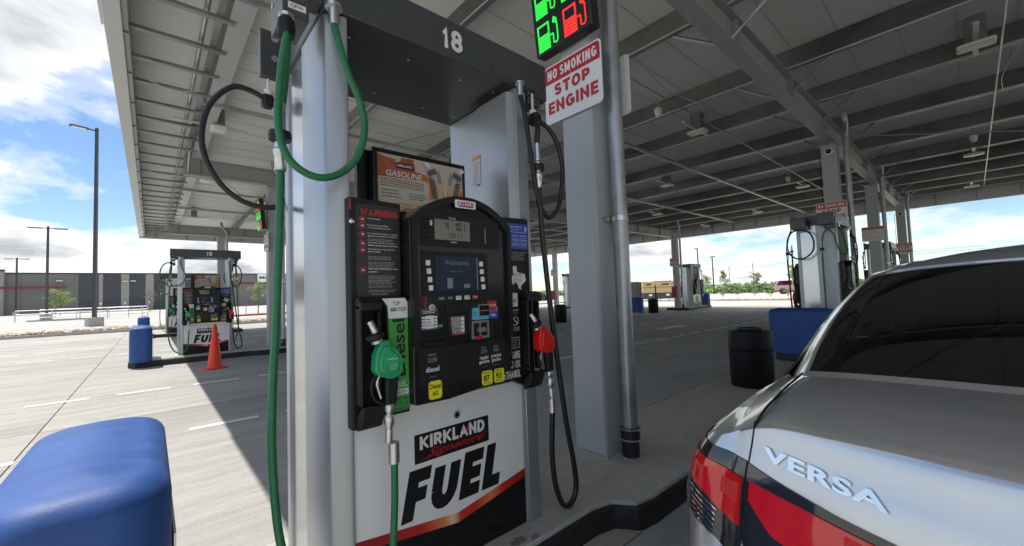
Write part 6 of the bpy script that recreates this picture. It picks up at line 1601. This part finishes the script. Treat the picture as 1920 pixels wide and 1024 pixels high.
# right-hand planting
hd_ = thing('hedge_woods', None, None, (0, 0, 0)); hd_['kind'] = 'stuff'; hd_.name = 'far_woods'
tag(hd_, 'band of green scrub woodland along the horizon')
m = MB(); rnd = random.Random(12)
for i in range(520):
    u = rnd.random(); x = 68 + rnd.uniform(0, 16); y = -35 + 120 * u; h = rnd.uniform(.75, 1.25)
    leafy(m, (x, y, h * .62), h * 1.2, 80, .34, rnd, .62, i % 2)
wo = m.build('scrub', [M_leaf2, pbr('bright scrub leaves', (0.15, 0.24, 0.05), 0.6, var=0.4, scale=.5)], hd_); wo['kind'] = 'stuff'
for k, (x, y, h, lab) in enumerate(((79.5, 30.6, 3.4, 'slim tree rising at the left of the hedge'), (79, 33.6, 2.5, 'low bushy tree at the hedge end'), (79, 25.2, 2.6, 'round-topped tree in the middle of the hedge'), (79, 19.6, 3.6, 'tallest pointed tree over the hedge, left of the second pump'), (80, 66, 4.2, 'pair of far trees seen left of the black hose'))):
    tree(lab, x, y, 0, h + .6, 1.0 if k != 4 else 2, 20 + k, n=600, conic=(k in (0, 3)), s=.14, group='trees above the hedge')
def shrub(label, x, y, seed, s=1):
    t = thing('small_shrub', label, 'shrub', (x, y, .05), 0, 'row of small shrubs in the rock bed'); rnd = random.Random(seed); m = MB()
    for i in range(7):
        a = rnd.uniform(0, 6.28); e = Vector((cos(a) * .3, sin(a) * .3, .75)) * s * rnd.uniform(.7, 1.1)
        m.tube([(0, 0, 0), tuple(e * .5 + Vector((0, 0, .05))), tuple(e)], .012, 3); 
        leafy(m, e * .8, .22 * s, 24, .07, rnd, 1.0, 1)
    m.build('foliage', [M_bark, pbr('shrub leaves', (0.13, 0.17, 0.07), 0.7, var=0.3, scale=2)], t)
from_l = ['first', 'second', 'third', 'fourth', 'fifth', 'sixth', 'seventh', 'eighth']
for i in range(8):
    shrub(f'small green shrub in the white rock bed, {from_l[i]} of the row from the blue bumper', 43.5 + .5 * i * 0, 16.9 - i * 1.42, 40 + i, .95 + .12 * (i % 3))
# dark screened fence with tan crates behind
fn = thing('screened_fence', 'dark screen fence far behind the trash can', 'fence', (44, 24.6, 0), radians(-50))
M_screenf = pbr('dark windscreen mesh', (0.06, 0.06, 0.065), 0.8, var=0.15, scale=.7)
for i in range(10):
    if not 3 <= i <= 7: continue
    bx('fence_panel', -9 + i * 1.8 + .03, -7.2 + i * 1.8 - .03, -.02, .02, .05, 2.05 + .05 * (i % 2), M_screenf, fn)
    MB().tube([(-9 + i * 1.8, 0.03, 0), (-9 + i * 1.8, .03, 2.2)], .03, 6).build('post', M_pole, fn)
M_crate = pbr('tan crate board', (0.48, 0.36, 0.19), 0.7, var=0.12, scale=2)
CG = 'tan crates behind the fence'
for i, (u, w) in enumerate(((-.9, 1.3), (.9, 2.0), (3.2, 2.1))):
    q = Matrix.Rotation(radians(-50), 4, 'Z') @ Vector((u, -.75, 0)); 
    t = thing('storage_crate', ['narrow tan crate, leftmost of three by the fence', 'wide tan crate in the middle of three, dark marking on it', 'tan crate beside the extinguisher column, rightmost of three'][i], 'crate', (44 + q.x, 24.6 + q.y, 0), radians(-50), CG)
    bx('box', -w / 2, w / 2, -.5, .5, .75, 2.0, M_crate, t, 0.02)
    bx('pallet', -w / 2, w / 2, -.5, .5, .0, .7, M_screenf, t)
    for z in (1.35,): bx('strap', -w / 2 - .01, w / 2 + .01, -.515, -.505, z, z + .04, M_pblack, t)
    flat('dark_marking', rect(w * .4, .16), at(FACE_S, 0, -.506, 1.7), M_pblack, t, .004)
    flat('paper_tag', rect(.35, .22), at(FACE_S, w * .12, -.506, .5), M_pwhite, t, .004)
# small things by the railing at far left
mc = thing('parked_motorcycle', 'dark motorcycle parked on the lot behind the railing', 'motorcycle', (-15.5, 96 - 22, lotz(74)), .1)
for x in (-.7, .7): MB().lathe([(.2, -.05), (.32, -.05), (.32, .05), (.2, .05)], 16).build('wheel', M_tyre, mc, M=Matrix.Translation((x, 0, .32)) @ Matrix.Rotation(pi / 2, 4, 'X'))
MB().prism([(-.6, .45), (-.3, .9), (.1, .85), (.5, 1.05), (.65, .9), (.4, .4)], -.12, .12, 'y').build('frame', M_pblack, mc, bevel=0.03)
MB().tube([(.5, -.35, 1.1), (.45, 0, 1.05), (.5, .35, 1.1)], .02, 6).build('handlebar', M_pblack, mc)
for i, (x, lab) in enumerate(((-22.2, 'charging post with a red side, farther left'), (-20.6, 'green and white charging post next to it'))):
    t = thing('charging_post', lab + ', by the store end of the lot', 'charging post', (x, 92, lotz(92)), 0, 'charging posts on the lot')
    bx('cabinet', -.3, .3, -.2, .2, 0, 1.4, pbr('green enamel', (0.10, 0.25, 0.12), 0.5) if i else M_redkerb, t, 0.03)
    bx('face', -.2, .2, -.22, -.2, .5, 1.3, M_pwhite, t)
    MB().tube([(.35, 0, 0), (.35, 0, 2.6)], .04, 6).build('sign_post', M_galv, t); bx('sign_face', .2, .5, -.03, 0, 2.0, 2.6, M_pwhite, t)
